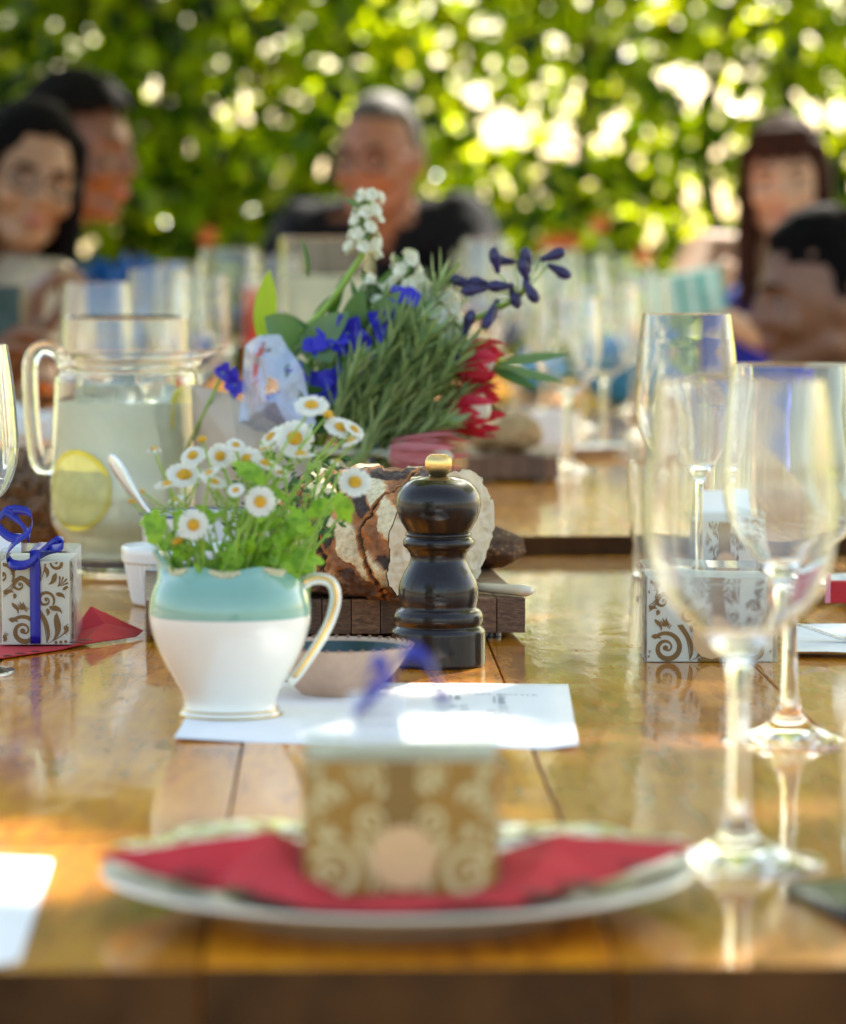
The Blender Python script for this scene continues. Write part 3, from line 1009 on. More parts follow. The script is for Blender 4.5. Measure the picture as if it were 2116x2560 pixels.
# ---------------------------------------------------------------- bread loaf
def bread_mat(name='bread_crust'):
    m = Mat(name)
    b = m.bsdf(Roughness=0.85)
    at_ = m.n('ShaderNodeVertexColor'); at_.layer_name = 'tone'
    v = m.coord('Object')
    n1 = m.noise(v, 140, 6, 0.7); n2 = m.noise(v, 420, 4, 0.7)
    f = m.ramp(n1.outputs[0], [(0.32, (0.45, 0.36, 0.30)), (0.5, (0.95, 0.93, 0.9)), (0.7, (1.25, 1.2, 1.1))])
    m.l(m.mix(0.8, at_.outputs[0], f, 'MULTIPLY'), b.inputs['Base Color'])
    m.bump(m.math('ADD', n1.outputs[0], m.math('MULTIPLY', n2.outputs[0], 0.5)), 0.9, 0.0016, b)
    return m.m
M['bread'] = bread_mat()
def crumb_mat():
    m = Mat('bread_crumb')
    b = m.bsdf(Roughness=0.9, Subsurface_Weight=0.1)
    v = m.coord('Object', (1, 1, 1.2))
    vo = m.n('ShaderNodeTexVoronoi'); vo.inputs['Scale'].default_value = 95; m.l(v, vo.inputs[0])
    n1 = m.noise(v, 30, 5, 0.6)
    hole = m.math('ADD', vo.outputs['Distance'], m.math('MULTIPLY', n1.outputs[0], 0.9))
    c = m.ramp(hole, [(0.42, (0.16, 0.10, 0.05)), (0.52, (0.50, 0.42, 0.27)), (0.75, (0.66, 0.58, 0.42))])
    m.l(c, b.inputs['Base Color'])
    m.bump(hole, 0.9, 0.002, b)
    return m.m
M['crumb'] = crumb_mat()
def loaf():
    Y = 2.19
    base = at(990, 1506, Y); base.z = T + BH
    k = kk(Y)
    ang = math.radians(38)                # axis runs back and to the left
    t = thing('bread_loaf', 'floury cracked crusty loaf with its cut face behind the pepper mill', 'bread', base, 0)
    ax = Vector((-math.cos(ang), math.sin(ang), 0)); sd = Vector((math.sin(ang), math.cos(ang), 0)); up = Vector((0, 0, 1))
    L = 0.150; Hh = 0.076; Wd = 0.050
    nu, nv = 190, 260
    V = []; C = []
    cream = np.array((0.80, 0.70, 0.44)); orange = np.array((0.50, 0.19, 0.04)); brown = np.array((0.15, 0.075, 0.045)); burnt = np.array((0.055, 0.035, 0.028)); mauve = np.array((0.17, 0.10, 0.075))
    o0 = Vector((0.022, 0.0, 0))          # centre of the cut face
    for i in range(nu + 1):
        s = i / nu
        x = L * s
        taper = (1 - max(0, (s - 0.45) / 0.55) ** 2.3) ** 0.5 if s < 1 else 0.0
        for j in range(nv):
            a = 2 * PI * j / nv
            ca, sa = math.cos(a), math.sin(a)
            # superellipse with flat bottom
            e = 0.85
            w = Wd * taper * math.copysign(abs(ca) ** e, ca)
            h = (Hh / 2) * (1 + (0.05 if sa > 0 else 0)) * taper * math.copysign(abs(sa) ** (0.75 if sa < 0 else 0.95), sa)
            zc = Hh / 2 * (0.86 * taper + 0.14 * 1) if taper < 1 else Hh / 2
            arc = a * 0.062
            u = x + 0.15 * arc; vv = arc
            nz = noise.noise(Vector((x * 60, arc * 60, 1.3))) * 0.004 + noise.noise(Vector((x * 200, arc * 200, 5))) * 0.0012
            # diagonal bands of floured crust between torn dark bands
            q = (x * 0.78 + arc * 0.62 + nz * 1.3) / 0.034
            fb = q - math.floor(q)
            vq = (x + nz * 1.4 + 0.006 * math.sin(arc * 60)) / 0.034
            fv = vq - math.floor(vq)
            slit = abs(fv - 0.5) * 0.034
            plate = 0.0
            edge = min(fb, 0.56 - fb) * 0.034
            n3 = noise.noise(Vector((x * 38, arc * 38, 9)))
            n4 = noise.noise(Vector((x * 320, arc * 320, 2)))
            if 0 < fb < 0.56 and n3 > -0.45:
                plate = min(1.0, edge / 0.0011)
                col = cream * (0.92 + 0.16 * n4)
                if edge < 0.0014: col = orange * 0.9 + cream * 0.2
            else:
                g_ = 0.5 + 0.5 * noise.noise(Vector((x * 70, arc * 70, 4)))
                d_ = abs(((fb - 0.52) / 0.48) - 0.5) * 2
                col = (mauve * (1 - g_) + orange * g_) * (0.75 + 0.6 * d_)
                if noise.noise(Vector((x * 45, arc * 45, 14))) > 0.18: col = burnt * (1 + 0.5 * n4)
            if sa > 0.86 and n3 > 0.1: col = burnt * 1.3
            low = max(0.0, min(1.0, (-sa - 0.35) / 0.3))
            col = col * (1 - low) + (brown * (1.0 + 0.6 * n4)) * low
            disp = plate * 0.0024 + n4 * 0.0008 + n3 * 0.0018 + noise.noise(Vector((x * 110, arc * 110, 3))) * (0.0010 if plate > 0 else 0.0024)
            if slit < 0.0011:
                disp -= 0.0035 * (1 - slit / 0.0011); col = brown * 0.35
            elif slit < 0.0030:
                col = orange * (0.8 + 0.3 * n4)
            c2 = o0 + ax * x + up * zc
            rad = (sd * w + up * h)
            rr = rad.length
            dirv = rad / rr if rr > 1e-6 else up
            p = c2 + rad + dirv * disp * min(1, taper * 1.5)
            p.z = max(p.z, 0.0004); p.x += p.z * 0.15
            V.append(p); C.append(col)
    Fc = []
    for i in range(nu):
        for j in range(nv):
            j2 = (j + 1) % nv
            Fc.append((i * nv + j, i * nv + j2, (i + 1) * nv + j2, (i + 1) * nv + j))
    o = mesh_obj('crust', V, Fc, M['bread'], t)
    ca_ = o.data.color_attributes.new('tone', 'FLOAT_COLOR', 'POINT')
    arr = np.ones((len(C), 4)); arr[:, :3] = np.clip(np.array(C), 0, 1)
    ca_.data.foreach_set('color', arr.ravel())
    # cut face with pores
    ring = [V[j] for j in range(nv)]
    cen = o0 + up * (Hh / 2) + Vector((Hh * .075, 0, 0))
    v = []; f = []; nr = 34
    for r_ in range(nr + 1):
        s = 1 - r_ / nr * 0.985
        for j in range(nv):
            p = cen + (ring[j] - cen) * s * 0.995
            h = noise.noise(p * 260) * 0.0006 + noise.noise(p * 90) * 0.001
            hole = noise.noise(p * 75 + Vector((3, 1, 7)))
            if hole > 0.42 and r_ > 3: h -= (hole - 0.42) * 0.02
            v.append(p - ax * (0.0006 + h * (1 if r_ > 1 else 0)))
    for r_ in range(nr):
        for j in range(nv):
            j2 = (j + 1) % nv
            f.append((r_ * nv + j, (r_ + 1) * nv + j, (r_ + 1) * nv + j2, r_ * nv + j2))
    f.append(tuple(nr * nv + j for j in range(nv)))
    mesh_obj('cut_face', v, f, M['crumb'], t)
loaf()
def bread_chunk(name, label, c, size, seed, dark=False, cat='bread', rz=0.4):
    random.seed(seed)
    t = thing(name, label, cat, c, rz)
    bm = bmesh.new(); bmesh.ops.create_icosphere(bm, subdivisions=5, radius=1)
    V = []; C = []
    for q in bm.verts:
        d = q.co.copy()
        n1 = noise.noise(d * 2.2 + Vector((seed, 0, 0))); n2 = noise.noise(d * 9 + Vector((0, seed, 0)))
        r = 1 + 0.10 * n1 + 0.03 * n2
        p = Vector((d.x * size[0] * r, d.y * size[1] * r, d.z * size[2] * r + size[2]))
        p.z = max(p.z, 0.0)
        V.append(p)
        g_ = 0.5 + 0.5 * n2
        a_ = np.array((0.30, 0.15, 0.05)); b_ = np.array((0.55, 0.40, 0.20))
        col = a_ * (1 - g_) + b_ * g_
        if dark: col = np.array((0.10, 0.05, 0.022)) * (1 + 0.7 * noise.noise(d * 16)) + (np.array((0.25, 0.15, 0.05)) if noise.noise(d * 22) > .38 else 0)
        C.append(col)
    bm.verts.index_update()
    f = [tuple(x.index for x in q.verts) for q in bm.faces]; bm.free()
    o = mesh_obj('crust', V, f, M['bread'], t)
    ca_ = o.data.color_attributes.new('tone', 'FLOAT_COLOR', 'POINT')
    arr = np.ones((len(C), 4)); arr[:, :3] = np.array(C)
    ca_.data.foreach_set('color', arr.ravel())
    return t
c = at(1216, 1318, 2.42); c.z = T + BH
bread_chunk('bread_end', 'dark seeded end piece of bread just right of the pepper mill head', c, (0.025, 0.03, 0.014), 5, True)

def bread_knife():
    hz = T + BH
    A = Vector(tab(1140, 1478, BH)); B = Vector(tab(1328, 1496, BH))
    t = thing('bread_knife', 'cream handled knife lying on the block board beside the pepper mill', 'knife', A)
    d = B - A; L = d.length; d.normalize()
    b = MB()
    n = 14; pts = []; rs = []
    for i in range(n):
        s = i / (n - 1)
        pts.append(d * (L * s) + Vector((0, 0, 0.0036 + 0.0008 * s)))
        w = 0.0030 + 0.0018 * s
        e = 1.0 if 0 < i < n - 1 else 0.6
        rs.append((w * e * 0.95, (0.0026 + 0.0012 * s) * e))
    b.tube(pts, rs, 12); b.build('handle', M['cream_handle'], t)
    b = MB()
    nd = Vector((-d.y, d.x, 0))
    q = [(-0.0, .0045), (-.03, .006), (-.075, .006), (-.09, .002)]
    v = []; f = []
    for x, w_ in q:
        for zz in (0.0012, 0.0022):
            v += [d * x - nd * w_ + Vector((0, 0, zz)), d * x + nd * w_ + Vector((0, 0, zz))]
    for i in range(3):
        a = i * 4
        f += [(a, a + 1, a + 5, a + 4), (a + 2, a + 6, a + 7, a + 3), (a, a + 4, a + 6, a + 2), (a + 1, a + 3, a + 7, a + 5)]
    b.add(v, f); b.build('blade', M['steel'], t, smooth=False)
bread_knife()

# ---------------------------------------------------------------- ramekin, enamel dish, spoon
def ramekin():
    P = tab(449, 1510); k = kk(P.y)
    t = thing('ramekin', 'white ribbed porcelain ramekin behind the milk jug spout', 'ramekin', P)
    Z = lambda y: (1510 - y) * k
    def rf(r, z, a):
        if Z(1400) > z > Z(1502) and r > 100 * k: return r * (1 - 0.028 * (0.5 + 0.5 * math.cos(a * 48)) ** 2), z
        return r, z
    b = MB()
    b.lathe([(0, 0), (112 * k, 0), (118 * k, Z(1506)), (121 * k, Z(1498)), (127 * k, Z(1470)), (134 * k, Z(1430)), (138 * k, Z(1404)), (144 * k, Z(1399)), (146 * k, Z(1380)),
             (146 * k, Z(1366)), (143 * k, Z(1361)), (138 * k, Z(1362)), (134 * k, Z(1376)), (124 * k, Z(1480)), (110 * k, Z(1500)), (0, Z(1502))], 192, rf=rf)
    b.build('body', M['porcelain'], t)
    b = MB(); b.lathe([(0, Z(1388)), (133 * k, Z(1388)), (133.2 * k, Z(1392)), (0, Z(1392))], 48)
    b.build('dressing', simple('pale_green_dressing', (0.40, 0.48, 0.38), 0.15, 0.15, 60), t)
ramekin()
def enamel_dish():
    P = tab(520, 1470); k = kk(P.y)
    t = thing('enamel_dish', 'white enamel dish with dark blue rim standing behind the daisies', 'dish', P)
    Z = lambda y: (1470 - y) * k
    b = MB()
    b.lathe([(0, 0), (150 * k, 0), (158 * k, Z(1464)), (166 * k, Z(1300)), (168 * k, Z(1284)), (164 * k, Z(1284)), (154 * k, Z(1458)), (0, Z(1460))], 64)
    b.build('body', M['porcelain'], t)
    b = MB()
    b.lathe([(168 * k + 2.5 * k * math.cos(a), Z(1282) + 3.5 * k * math.sin(a)) for a in np.linspace(0, 2 * PI, 9)], 64)
    b.build('rim', M['cobalt'], t)
    b = MB(); b.lathe([(0, Z(1305)), (161 * k, Z(1305)), (161 * k, Z(1310)), (0, Z(1310))], 48)
    b.build('filling', simple('dark_red_jam', (0.10, 0.03, 0.02), 0.2, 0.4, 60), t)
    # teaspoon leaning out of the dish
    Y = P.y - 0.02
    s = thing('teaspoon', 'steel teaspoon leaning out of the enamel dish with its handle up left', 'spoon', at(400, 1310, Y))
    o = at(400, 1310, Y)
    cp = [at(278, 1134, Y) - o, at(290, 1160, Y) - o, at(318, 1206, Y) - o, at(352, 1255, Y) - o, at(400, 1310, Y) - o, at(455, 1370, Y + 0.01) - o]
    ws = [(0.0016, 0.001), (0.0046, 0.0009), (0.0038, 0.0009), (0.0022, 0.001), (0.0015, 0.001), (0.0014, 0.001)]
    c = curve_pts([tuple(p) + w_ for p, w_ in zip(cp, ws)], 30)
    b = MB(); b.tube([V3(q) for q in c], [(float(q[4]), float(q[3])) for q in c], 10)
    b.build('handle', M['steel'], s)
    b = MB(); b.ball(cp[-1] + Vector((0.012, 0, -0.010)), (0.014, 0.010, 0.004), 14)
    b.build('spoon_bowl', M['steel'], s)
enamel_dish()

# ---------------------------------------------------------------- glassware
def glass_profile(h, rb, rr, fr=0.034, sh=0.45, wall=0.0009):
    """wine glass: total height h, widest radius rb, rim radius rr, foot radius fr, sh = stem share"""
    zs = h * sh
    zm = zs + (h - zs) * 0.40
    o = [(fr - .001, 0.0), (fr, 0.0008), (fr - 0.0005, 0.0018), (fr * 0.75, 0.0034), (fr * 0.4, 0.007), (fr * 0.2, 0.013), (0.0045, 0.022), (0.0036, 0.035),
         (0.0034, zs * 0.6), (0.0038, zs * 0.86), (0.0062, zs * 0.96), (0.013, zs + 0.003), (rb * 0.60, zs + 0.012), (rb * 0.86, zs + (zm - zs) * 0.55), (rb, zm), (rb * 0.985, zm + (h - zm) * 0.35),
         (rb * 0.5 + rr * 0.5, zm + (h - zm) * 0.7), (rr, h)]
    c = curve_pts(o[2:], 60)
    out = [(0, 0.0006), (fr * 0.9, 0.0002), o[0], o[1]] + [(float(q[0]), float(q[1])) for q in c]
    inn = []
    for i in range(len(out) - 1, 3, -1):
        r, z = out[i]
        if z < zs + 0.004: break
        u = min(1.0, (h - z) / 0.02)
        ww = wall * (0.55 + 0.45 * u)
        if i == len(out) - 1:
            for a in (0.25, .5, .75): inn.append((r - ww * (0.5 - 0.5 * math.cos(PI * a)), z + ww * 0.5 * math.sin(PI * a)))
        inn.append((max(r - ww, 0.0005), z))
    return out + inn + [(inn[-1][0] * 0.5, zs + 0.0045), (0, zs + 0.004)]
def wine_glass(px, base_y, label, h=0.186, rb=0.0365, rr=0.032, hb=0.0, group=None, n=64, X=None, fr=0.034):
    P = tab(px, base_y, hb)
    b = MB(); b.lathe(glass_profile(h, rb, rr, fr), n)
    t = thing('wine_glass', label, 'wine glass', P, 0, group)
    o = b.build('glass', M['glass'], t)
    return t
def tumbler(px, base_y, label, r=0.036, h=0.09, hb=0.0, taper=0.86, group=None):
    P = tab(px, base_y, hb)
    b = MB()
    w_ = 0.0012
    b.lathe([(0, 0.0006), (r * taper - 0.002, 0), (r * taper, 0.0012), (r * (taper * .6 + .4), h * 0.4), (r, h - .0006), (r - w_ / 2, h), (r - w_, h - 0.0006), (r * (taper * .6 + .4) - w_, h * 0.4), (r * taper - w_, 0.004), (r * taper * .6, 0.0022), (0, 0.002)], 48)
    t = thing('tumbler', label, 'tumbler', P, 0, group)
    b.build('glass', M['glass'], t)
    return t
wine_glass(1845, 2160, 'empty wine glass standing nearest the camera, its foot beside the big plate')
wine_glass(1973, 1853, 'empty wine glass behind the nearest one, partly cut by the right edge', 0.182, 0.034, 0.0285, fr=0.0335)
wine_glass(1714, 1500, 'empty wine glass above the patterned box, third back on the right', 0.196, 0.0355, 0.0300)
wine_glass(-112, 1683, 'empty wine glass cut off by the left edge beside the ribboned box', 0.185, 0.0365, 0.031)
tumbler(1668, 1442, 'heavy water tumbler standing beside the third wine glass on the right', 0.030, 0.085)
tumbler(2350, 2292, 'clear tumbler at the lower right corner, mostly outside the picture', 0.037, 0.085)

def pitcher(px, base_y, hb, label, k_ref=None):
    P = tab(px, base_y, hb); k = kk(P.y)
    t = thing('pitcher', label, 'pitcher', P)
    Z = lambda y: (base_y - y) * k
    o = [(150, 1432), (156, 1426), (158, 1400), (160, 1372), (176, 1340), (192, 1312), (198, 1290), (198, 1240), (190, 1150), (184, 1060), (180, 990), (180, 962), (176, 944), (166, 932),
         (172, 922), (174, 914), (168, 906), (176, 894), (182, 884)]
    s = base_y - 1432
    q = [(h * k, Z(y + s)) for h, y in o]
    c = [(float(a[0]), float(a[1])) for a in curve_pts(q, 80)]
    zt = c[-1][1]; zs = Z(930 + s)
    w_ = 0.0022
    def rf(r, z, a):
        u = max(0.0, (z - zs) / (zt - zs))
        s_ = math.exp(-(math.atan2(math.sin(a), math.cos(a)) / 0.34) ** 2)
        return r + s_ * u ** 1.4 * 84 * k * 0.8, z + s_ * u * 0.003
    b = MB()
    inn = [(r - w_, z) for r, z in reversed(c) if z > 0.010]
    b.lathe([(0, 0.001), (140 * k, 0.0005)] + c + inn + [(0, 0.009)], 72, rf=rf)
    b.build('body', M['glass_green'], t)
    hp = [(-158, 922), (-190, 880), (-232, 872), (-262, 905), (-268, 960), (-264, 1040), (-258, 1110), (-248, 1160), (-228, 1178), (-206, 1160), (-196, 1110), (-193, 1090)]
    hp = [(-150, 905), (-178, 880), (-212, 874), (-236, 900), (-240, 950), (-236, 1040), (-230, 1110), (-222, 1158), (-205, 1176), (-190, 1160), (-183, 1120)]
    cc = curve_pts(hp, 36)
    b = MB(); b.tube([(x * k, 0, Z(y + s)) for x, y in cc], [(0.0042, 0.0058)] * 36, 14)
    b.build('handle', M['glass_green'], t)
    lv = Z(1010 + s)
    lc = [(r - w_ - 0.0014, z) for r, z in c if 0.0115 < z < lv]
    b = MB(); b.lathe([(0, 0.0102)] + lc + [(lc[-1][0], lv), (0, lv)], 64)
    b.build('lemonade', M['lemonade'], t)
    return t, P, k, Z
pt, PP, pk, PZ = pitcher(318, 1426, 0.0, 'glass pitcher of cloudy lemonade with lemon slices on the left')
def lemon_slice(parent, loc, rot, R=0.030, name='lemon_slice'):
    b = MB(); b.lathe([(0, -.0022), (R - .002, -.0022), (R - 0.002, .0022), (0, .0022)], 32)
    o = b.build(name, M['lemon_flesh'], parent)
    b = MB(); b.lathe([(R - 0.0022, -.0024), (R, -.002), (R + 0.0003, 0), (R, .002), (R - 0.0022, .0024), (R - 0.0022, -.0024)], 40)
    b.build('peel', M['lemon_peel'], o)
    b = MB()
    for i in range(9):
        a = i * 2 * PI / 9
        b.box(0.003, R - 0.004, -0.0004, 0.0004, -.0024, .0024, M=Matrix.Rotation(a, 4, 'Z'))
    b.build('pith', M['porcelain'], o)
    o.location = loc; o.rotation_euler = rot
    return o
def wall_slice(parent, ang, zc, R, rl):
    """lemon slice clinging to the inside of the pitcher wall"""
    def patch(r0, r1, dr, name, mat, par):
        b = MB(); v = []; f = []; n = 40; m = 5
        for j in range(m + 1):
            rr = r0 + (r1 - r0) * j / m
            for i in range(n):
                a = 2 * PI * i / n
                x, z = rr * math.cos(a), rr * math.sin(a)
                t = ang + x / rl
                v.append(((rl + dr) * math.cos(t), (rl + dr) * math.sin(t), zc + z))
        for j in range(m):
            for i in range(n):
                i2 = (i + 1) % n
                f.append((j * n + i, j * n + i2, (j + 1) * n + i2, (j + 1) * n + i))
        b.add(v, f); return b.build(name, mat, par)
    o = patch(0.0004, R * .9, .0003, 'lemon_slice', M['lemon_flesh'], parent)
    patch(R * .88, R, .0005, 'peel', M['lemon_peel'], o)
wall_slice(pt, -PI / 2 - 0.62, PZ(1215), 0.030, 0.0573)
lemon_slice(pt, (0.043, -0.012, PZ(1050)), (PI / 2, 0.3, 1.25), 0.026)
lemon_slice(pt, (0.010, 0.02, PZ(1120)), (1.2, 0.3, 0.4), 0.029)
random.seed(8)
for i in range(9):
    b = MB(); s = random.uniform(0.009, 0.013)
    b.box(-s, s, -s, s, -s, s, 0.003)
    o = b.build('ice_cube', M['ice'], pt)
    a = i * 0.75; rr = 0.022 if i < 7 else 0.0
    o.location = (rr * 1.25 * math.cos(a), rr * 1.25 * math.sin(a), PZ(1000) + random.uniform(-0.004, 0.004))
    o.rotation_euler = (random.random() * 3, random.random() * 3, random.random() * 3)
def carafe(px, base_y, hb, rpx, top_y, label, liquid=None, tint='glass'):
    P = tab(px, base_y, hb); k = kk(P.y)
    t = thing('glass_jar', label, 'glass jar', P)
    h = (base_y - top_y) * k; r = rpx * k
    w_ = 0.0009
    out = [(r * 0.92, 0), (r * 0.97, 0.002), (r, 0.02), (r, h * 0.5), (r * 0.985, h - .002)]
    b = MB(); b.lathe([(0, 0.0008)] + out + [(r * 0.985 - w_ / 2, h), (r * 0.985 - w_, h - 0.002), (r - w_, h * .5), (r - w_, 0.02), (r * .94 - w_, .003), (0, .002)], 56)
    b.build('glass', M[tint], t)
    if liquid:
        b = MB(); b.lathe([(0, 0.0085), (r * .92 - w_, .0095), (r - w_ - .0006, 0.02), (r - w_ - 0.0006, h * liquid), (0, h * liquid)], 48)
        b.build('lemonade', M['lemonade'], t)
    return t
M['box_lid'] = simple('pale_box_lid', (0.48, 0.47, 0.36), 0.4, 0.25, 60)
M['gold_card'] = simple('gold_card', (0.46, 0.225, 0.012), 0.5, 0.08, 40, Specular_IOR_Level=0.3)
M['cream_print'] = simple('cream_print', (0.80, 0.64, 0.34), 0.5, 0.05, 60)
# ---------------------------------------------------------------- gold scroll print
def scroll_face(W, H, seed, full=None):
    """flat gold ornament on a W x H face, x right, z up, y = 0; curls, leaves, fronds and dots"""
    b = MB()
    D = 0.00025
    rnd = random.Random(seed)
    def inside(p): return -W / 2 + 0.0006 < p[0] < W / 2 - 0.0006 and 0.0006 < p[1] < H - 0.0006
    lay = [0]
    def strip(P, ws):
        lay[0] += 1
        y = -D - 0.000012 * (lay[0] % 30)
        v = []; f = []
        n = len(P)
        run = []
        for i in range(n):
            if not inside(P[i]): run.append(None); continue
            a = P[max(i - 1, 0)]; c = P[min(i + 1, n - 1)]
            dx, dz = c[0] - a[0], c[1] - a[1]
            l = math.hypot(dx, dz) or 1
            nx, nz = -dz / l, dx / l
            w_ = ws[i] / 2
            run.append(len(v))
            cl = lambda x, z: (min(max(x, -W / 2 + .0003), W / 2 - .0003), y, min(max(z, .0003), H - .0003))
            v += [cl(P[i][0] - nx * w_, P[i][1] - nz * w_), cl(P[i][0] + nx * w_, P[i][1] + nz * w_)]
        for i in range(n - 1):
            if run[i] is not None and run[i + 1] is not None:
                a, c = run[i], run[i + 1]
                f.append((a, a + 1, c + 1, c))
        b.add(v, f)
    def spiral(cx, cz, R, turns=1.6, a0=0.0, s=1, w_=0.0014):
        n = 44; P = []; ws = []
        for i in range(n):
            t = i / (n - 1)
            r = R * (1 - t) ** 0.9 + R * 0.10
            a = a0 + s * turns * 2 * PI * t
            P.append((cx + r * math.cos(a), cz + r * math.sin(a)))
            ws.append(w_ * (0.5 + 0.9 * math.sin(PI * min(1, t * 1.2 + .1))))
        strip(P, ws)
        disk(cx + R * .1 * math.cos(a0), cz, R * 0.19)
        return P[0]
    def disk(cx, cz, r):
        P = [(cx - r * math.cos(PI * i / 8), cz) for i in range(9)]
        strip(P, [2 * r * math.sin(PI * i / 8) + 1e-5 for i in range(9)])
    def leaf(x, z, a, L, w_):
        n = 10
        P = [(x + math.cos(a + 0.25 * math.sin(PI * i / (n - 1))) * L * i / (n - 1), z + math.sin(a + 0.25 * math.sin(PI * i / (n - 1))) * L * i / (n - 1)) for i in range(n)]
        strip(P, [w_ * math.sin(PI * (i / (n - 1)) ** 0.75) + 0.00008 for i in range(n)])
    def frond(x, z, a, L, n=5, spread=0.5, w_=0.0009):
        for k in range(n):
            aa = a + spread * (k / (n - 1) - 0.5)
            m = 14; P = []; 
            for i in range(m):
                t = i / (m - 1)
                an = aa + (k - n / 2) * 0.10 * t + 0.35 * t
                P.append((x + math.cos(an) * L * t * (1 - 0.07 * k), z + math.sin(an) * L * t * (1 - .07 * k)))
            strip(P, [w_ * (0.25 + 1.1 * (i / (m - 1)) ** 1.2) * (1 if i < m - 1 else .5) for i in range(m)])
    def stem(P4, w_=0.0011):
        c = curve_pts(P4, 22)
        strip([(float(q[0]), float(q[1])) for q in c], [w_ * (0.3 + 0.9 * i / 21) for i in range(22)])
    def tulip(x, z, a, s):
        for da, l in ((-.6, .8), (-.2, 1), (.2, 1), (.6, .8)):
            leaf(x, z, a + da, s * l, s * .26)
        for q in (0.1, .3):
            leaf(x - math.cos(a) * s * q - math.sin(a) * s * .3, z - math.sin(a) * s * q + math.cos(a) * s * .3, a - PI / 2, s * .6, s * .12)
    m = 0.001
    # layout in a 42 x 50 mm cell (repeated along wider faces)
    cells = max(1, round(W / 0.042))
    for cidx in range(cells):
        ox = (-W / 2 + W * (cidx + 0.5) / cells); sc = H / 0.050
        X = lambda x: ox + (x if (cidx + seed) % 2 == 0 else -x) * m * sc
        sg = 1 if (cidx + seed) % 2 == 0 else -1
        Zz = lambda z: z * m * sc
        A = lambda a: a if sg > 0 else PI - a
        spiral(X(-7), Zz(8.5), 8.4 * m, 1.7, A(2.5), -sg, 0.0022)
        spiral(X(6), Zz(27), 4.9 * m, 1.5, A(-.6), sg, 0.0014)
        spiral(X(-9.5), Zz(36), 4.2 * m, 1.4, A(0.2), sg, 0.0012)
        spiral(X(13), Zz(49), 3.6 * m, 1.2, A(3.1), sg, 0.0014)
        spiral(X(-20), Zz(42), 7.0 * m, 1.4, A(-.6), sg, 0.0016)
        for w0, e in ((0, 0), (1.6, .9), (3.2, 1.9)):
            stem([(X(6 + e * .3), Zz(0.5)), (X(8 - e), Zz(6)), (X(6.5 - e), Zz(14)), (X(1.5 - e), Zz(22))], 0.0015 - e * .0003)
            stem([(X(-21), Zz(31 - w0)), (X(-15), Zz(35 - w0)), (X(-9), Zz(41 - w0 * .6)), (X(-3), Zz(38 - w0))], 0.0009)
        # tear drops
        for (x, z, a, L, w_) in ((12.5, 19.5, -1.75, 18, 3.9), (-14, 25.5, -1.1, 8, 2.2), (-19.5, 31, 0.05, 7, 2.6), (-16, 15.5, -.3, 6, 2.6)):
            leaf(X(x), Zz(z), A(a), L * m, w_ * m)
        for (x, z, a, L, w_) in ((6, 47, -1.5, 7, 2.6), (12.5, 43, -2.2, 8.5, 3.0), (12, 31, -.55, 6.5, 2.6), (16, 33, .3, 5, 1.8), (8, 23, -.5, 9, 3.2), (7, 22, -1.6, 4.5, 2.2), (-12, 31, -1.9, 3.5, 2.2)):
            leaf(X(x), Zz(z), A(a), L * m, w_ * m)
        frond(X(3), Zz(38), A(1.5), 12 * m, 4, 0.7)
        frond(X(13), Zz(35), A(.55), 8 * m, 4, 0.7)
        tulip(X(-13), Zz(43.5), A(1.3), 5 * m)
        tulip(X(-6), Zz(22), A(2.4), 5.5 * m)
        tulip(X(18), Zz(8), A(1.1), 5 * m)
        tulip(X(-18), Zz(6), A(-2.2), 5 * m)
        stem([(X(7), Zz(1)), (X(11), Zz(3)), (X(15), Zz(5.5)), (X(18), Zz(8))], 0.0008)
        for i in range(4): disk(X(12 + i * 2.9), Zz(1.6 + .25 * i), 1.0 * m)
    return b
def ribbon_strip(name, pts, wvec, width, parent, mat=None, thick=0.00025):
    """flat ribbon along pts; wvec(i) gives the width direction"""
    n = len(pts); v = []; f = []
    for i, p in enumerate(pts):
        wv = wvec(i) if callable(wvec) else wvec
        wv = Vector(wv).normalized() * (width / 2)
        d = (Vector(pts[min(i + 1, n - 1)]) - Vector(pts[max(i - 1, 0)])).normalized()
        nn = d.cross(wv).normalized() * thick
        p = Vector(p)
        v += [p - wv, p + wv, p + wv + nn, p - wv + nn]
    for i in range(n - 1):
        a = i * 4
        for q in range(4):
            f.append((a + q, a + (q + 1) % 4, a + 4 + (q + 1) % 4, a + 4 + q))
    f.append((3, 2, 1, 0)); a = (n - 1) * 4; f.append((a, a + 1, a + 2, a + 3))
    return mesh_obj(name, v, f, mat or M['ribbon_blue'], parent)
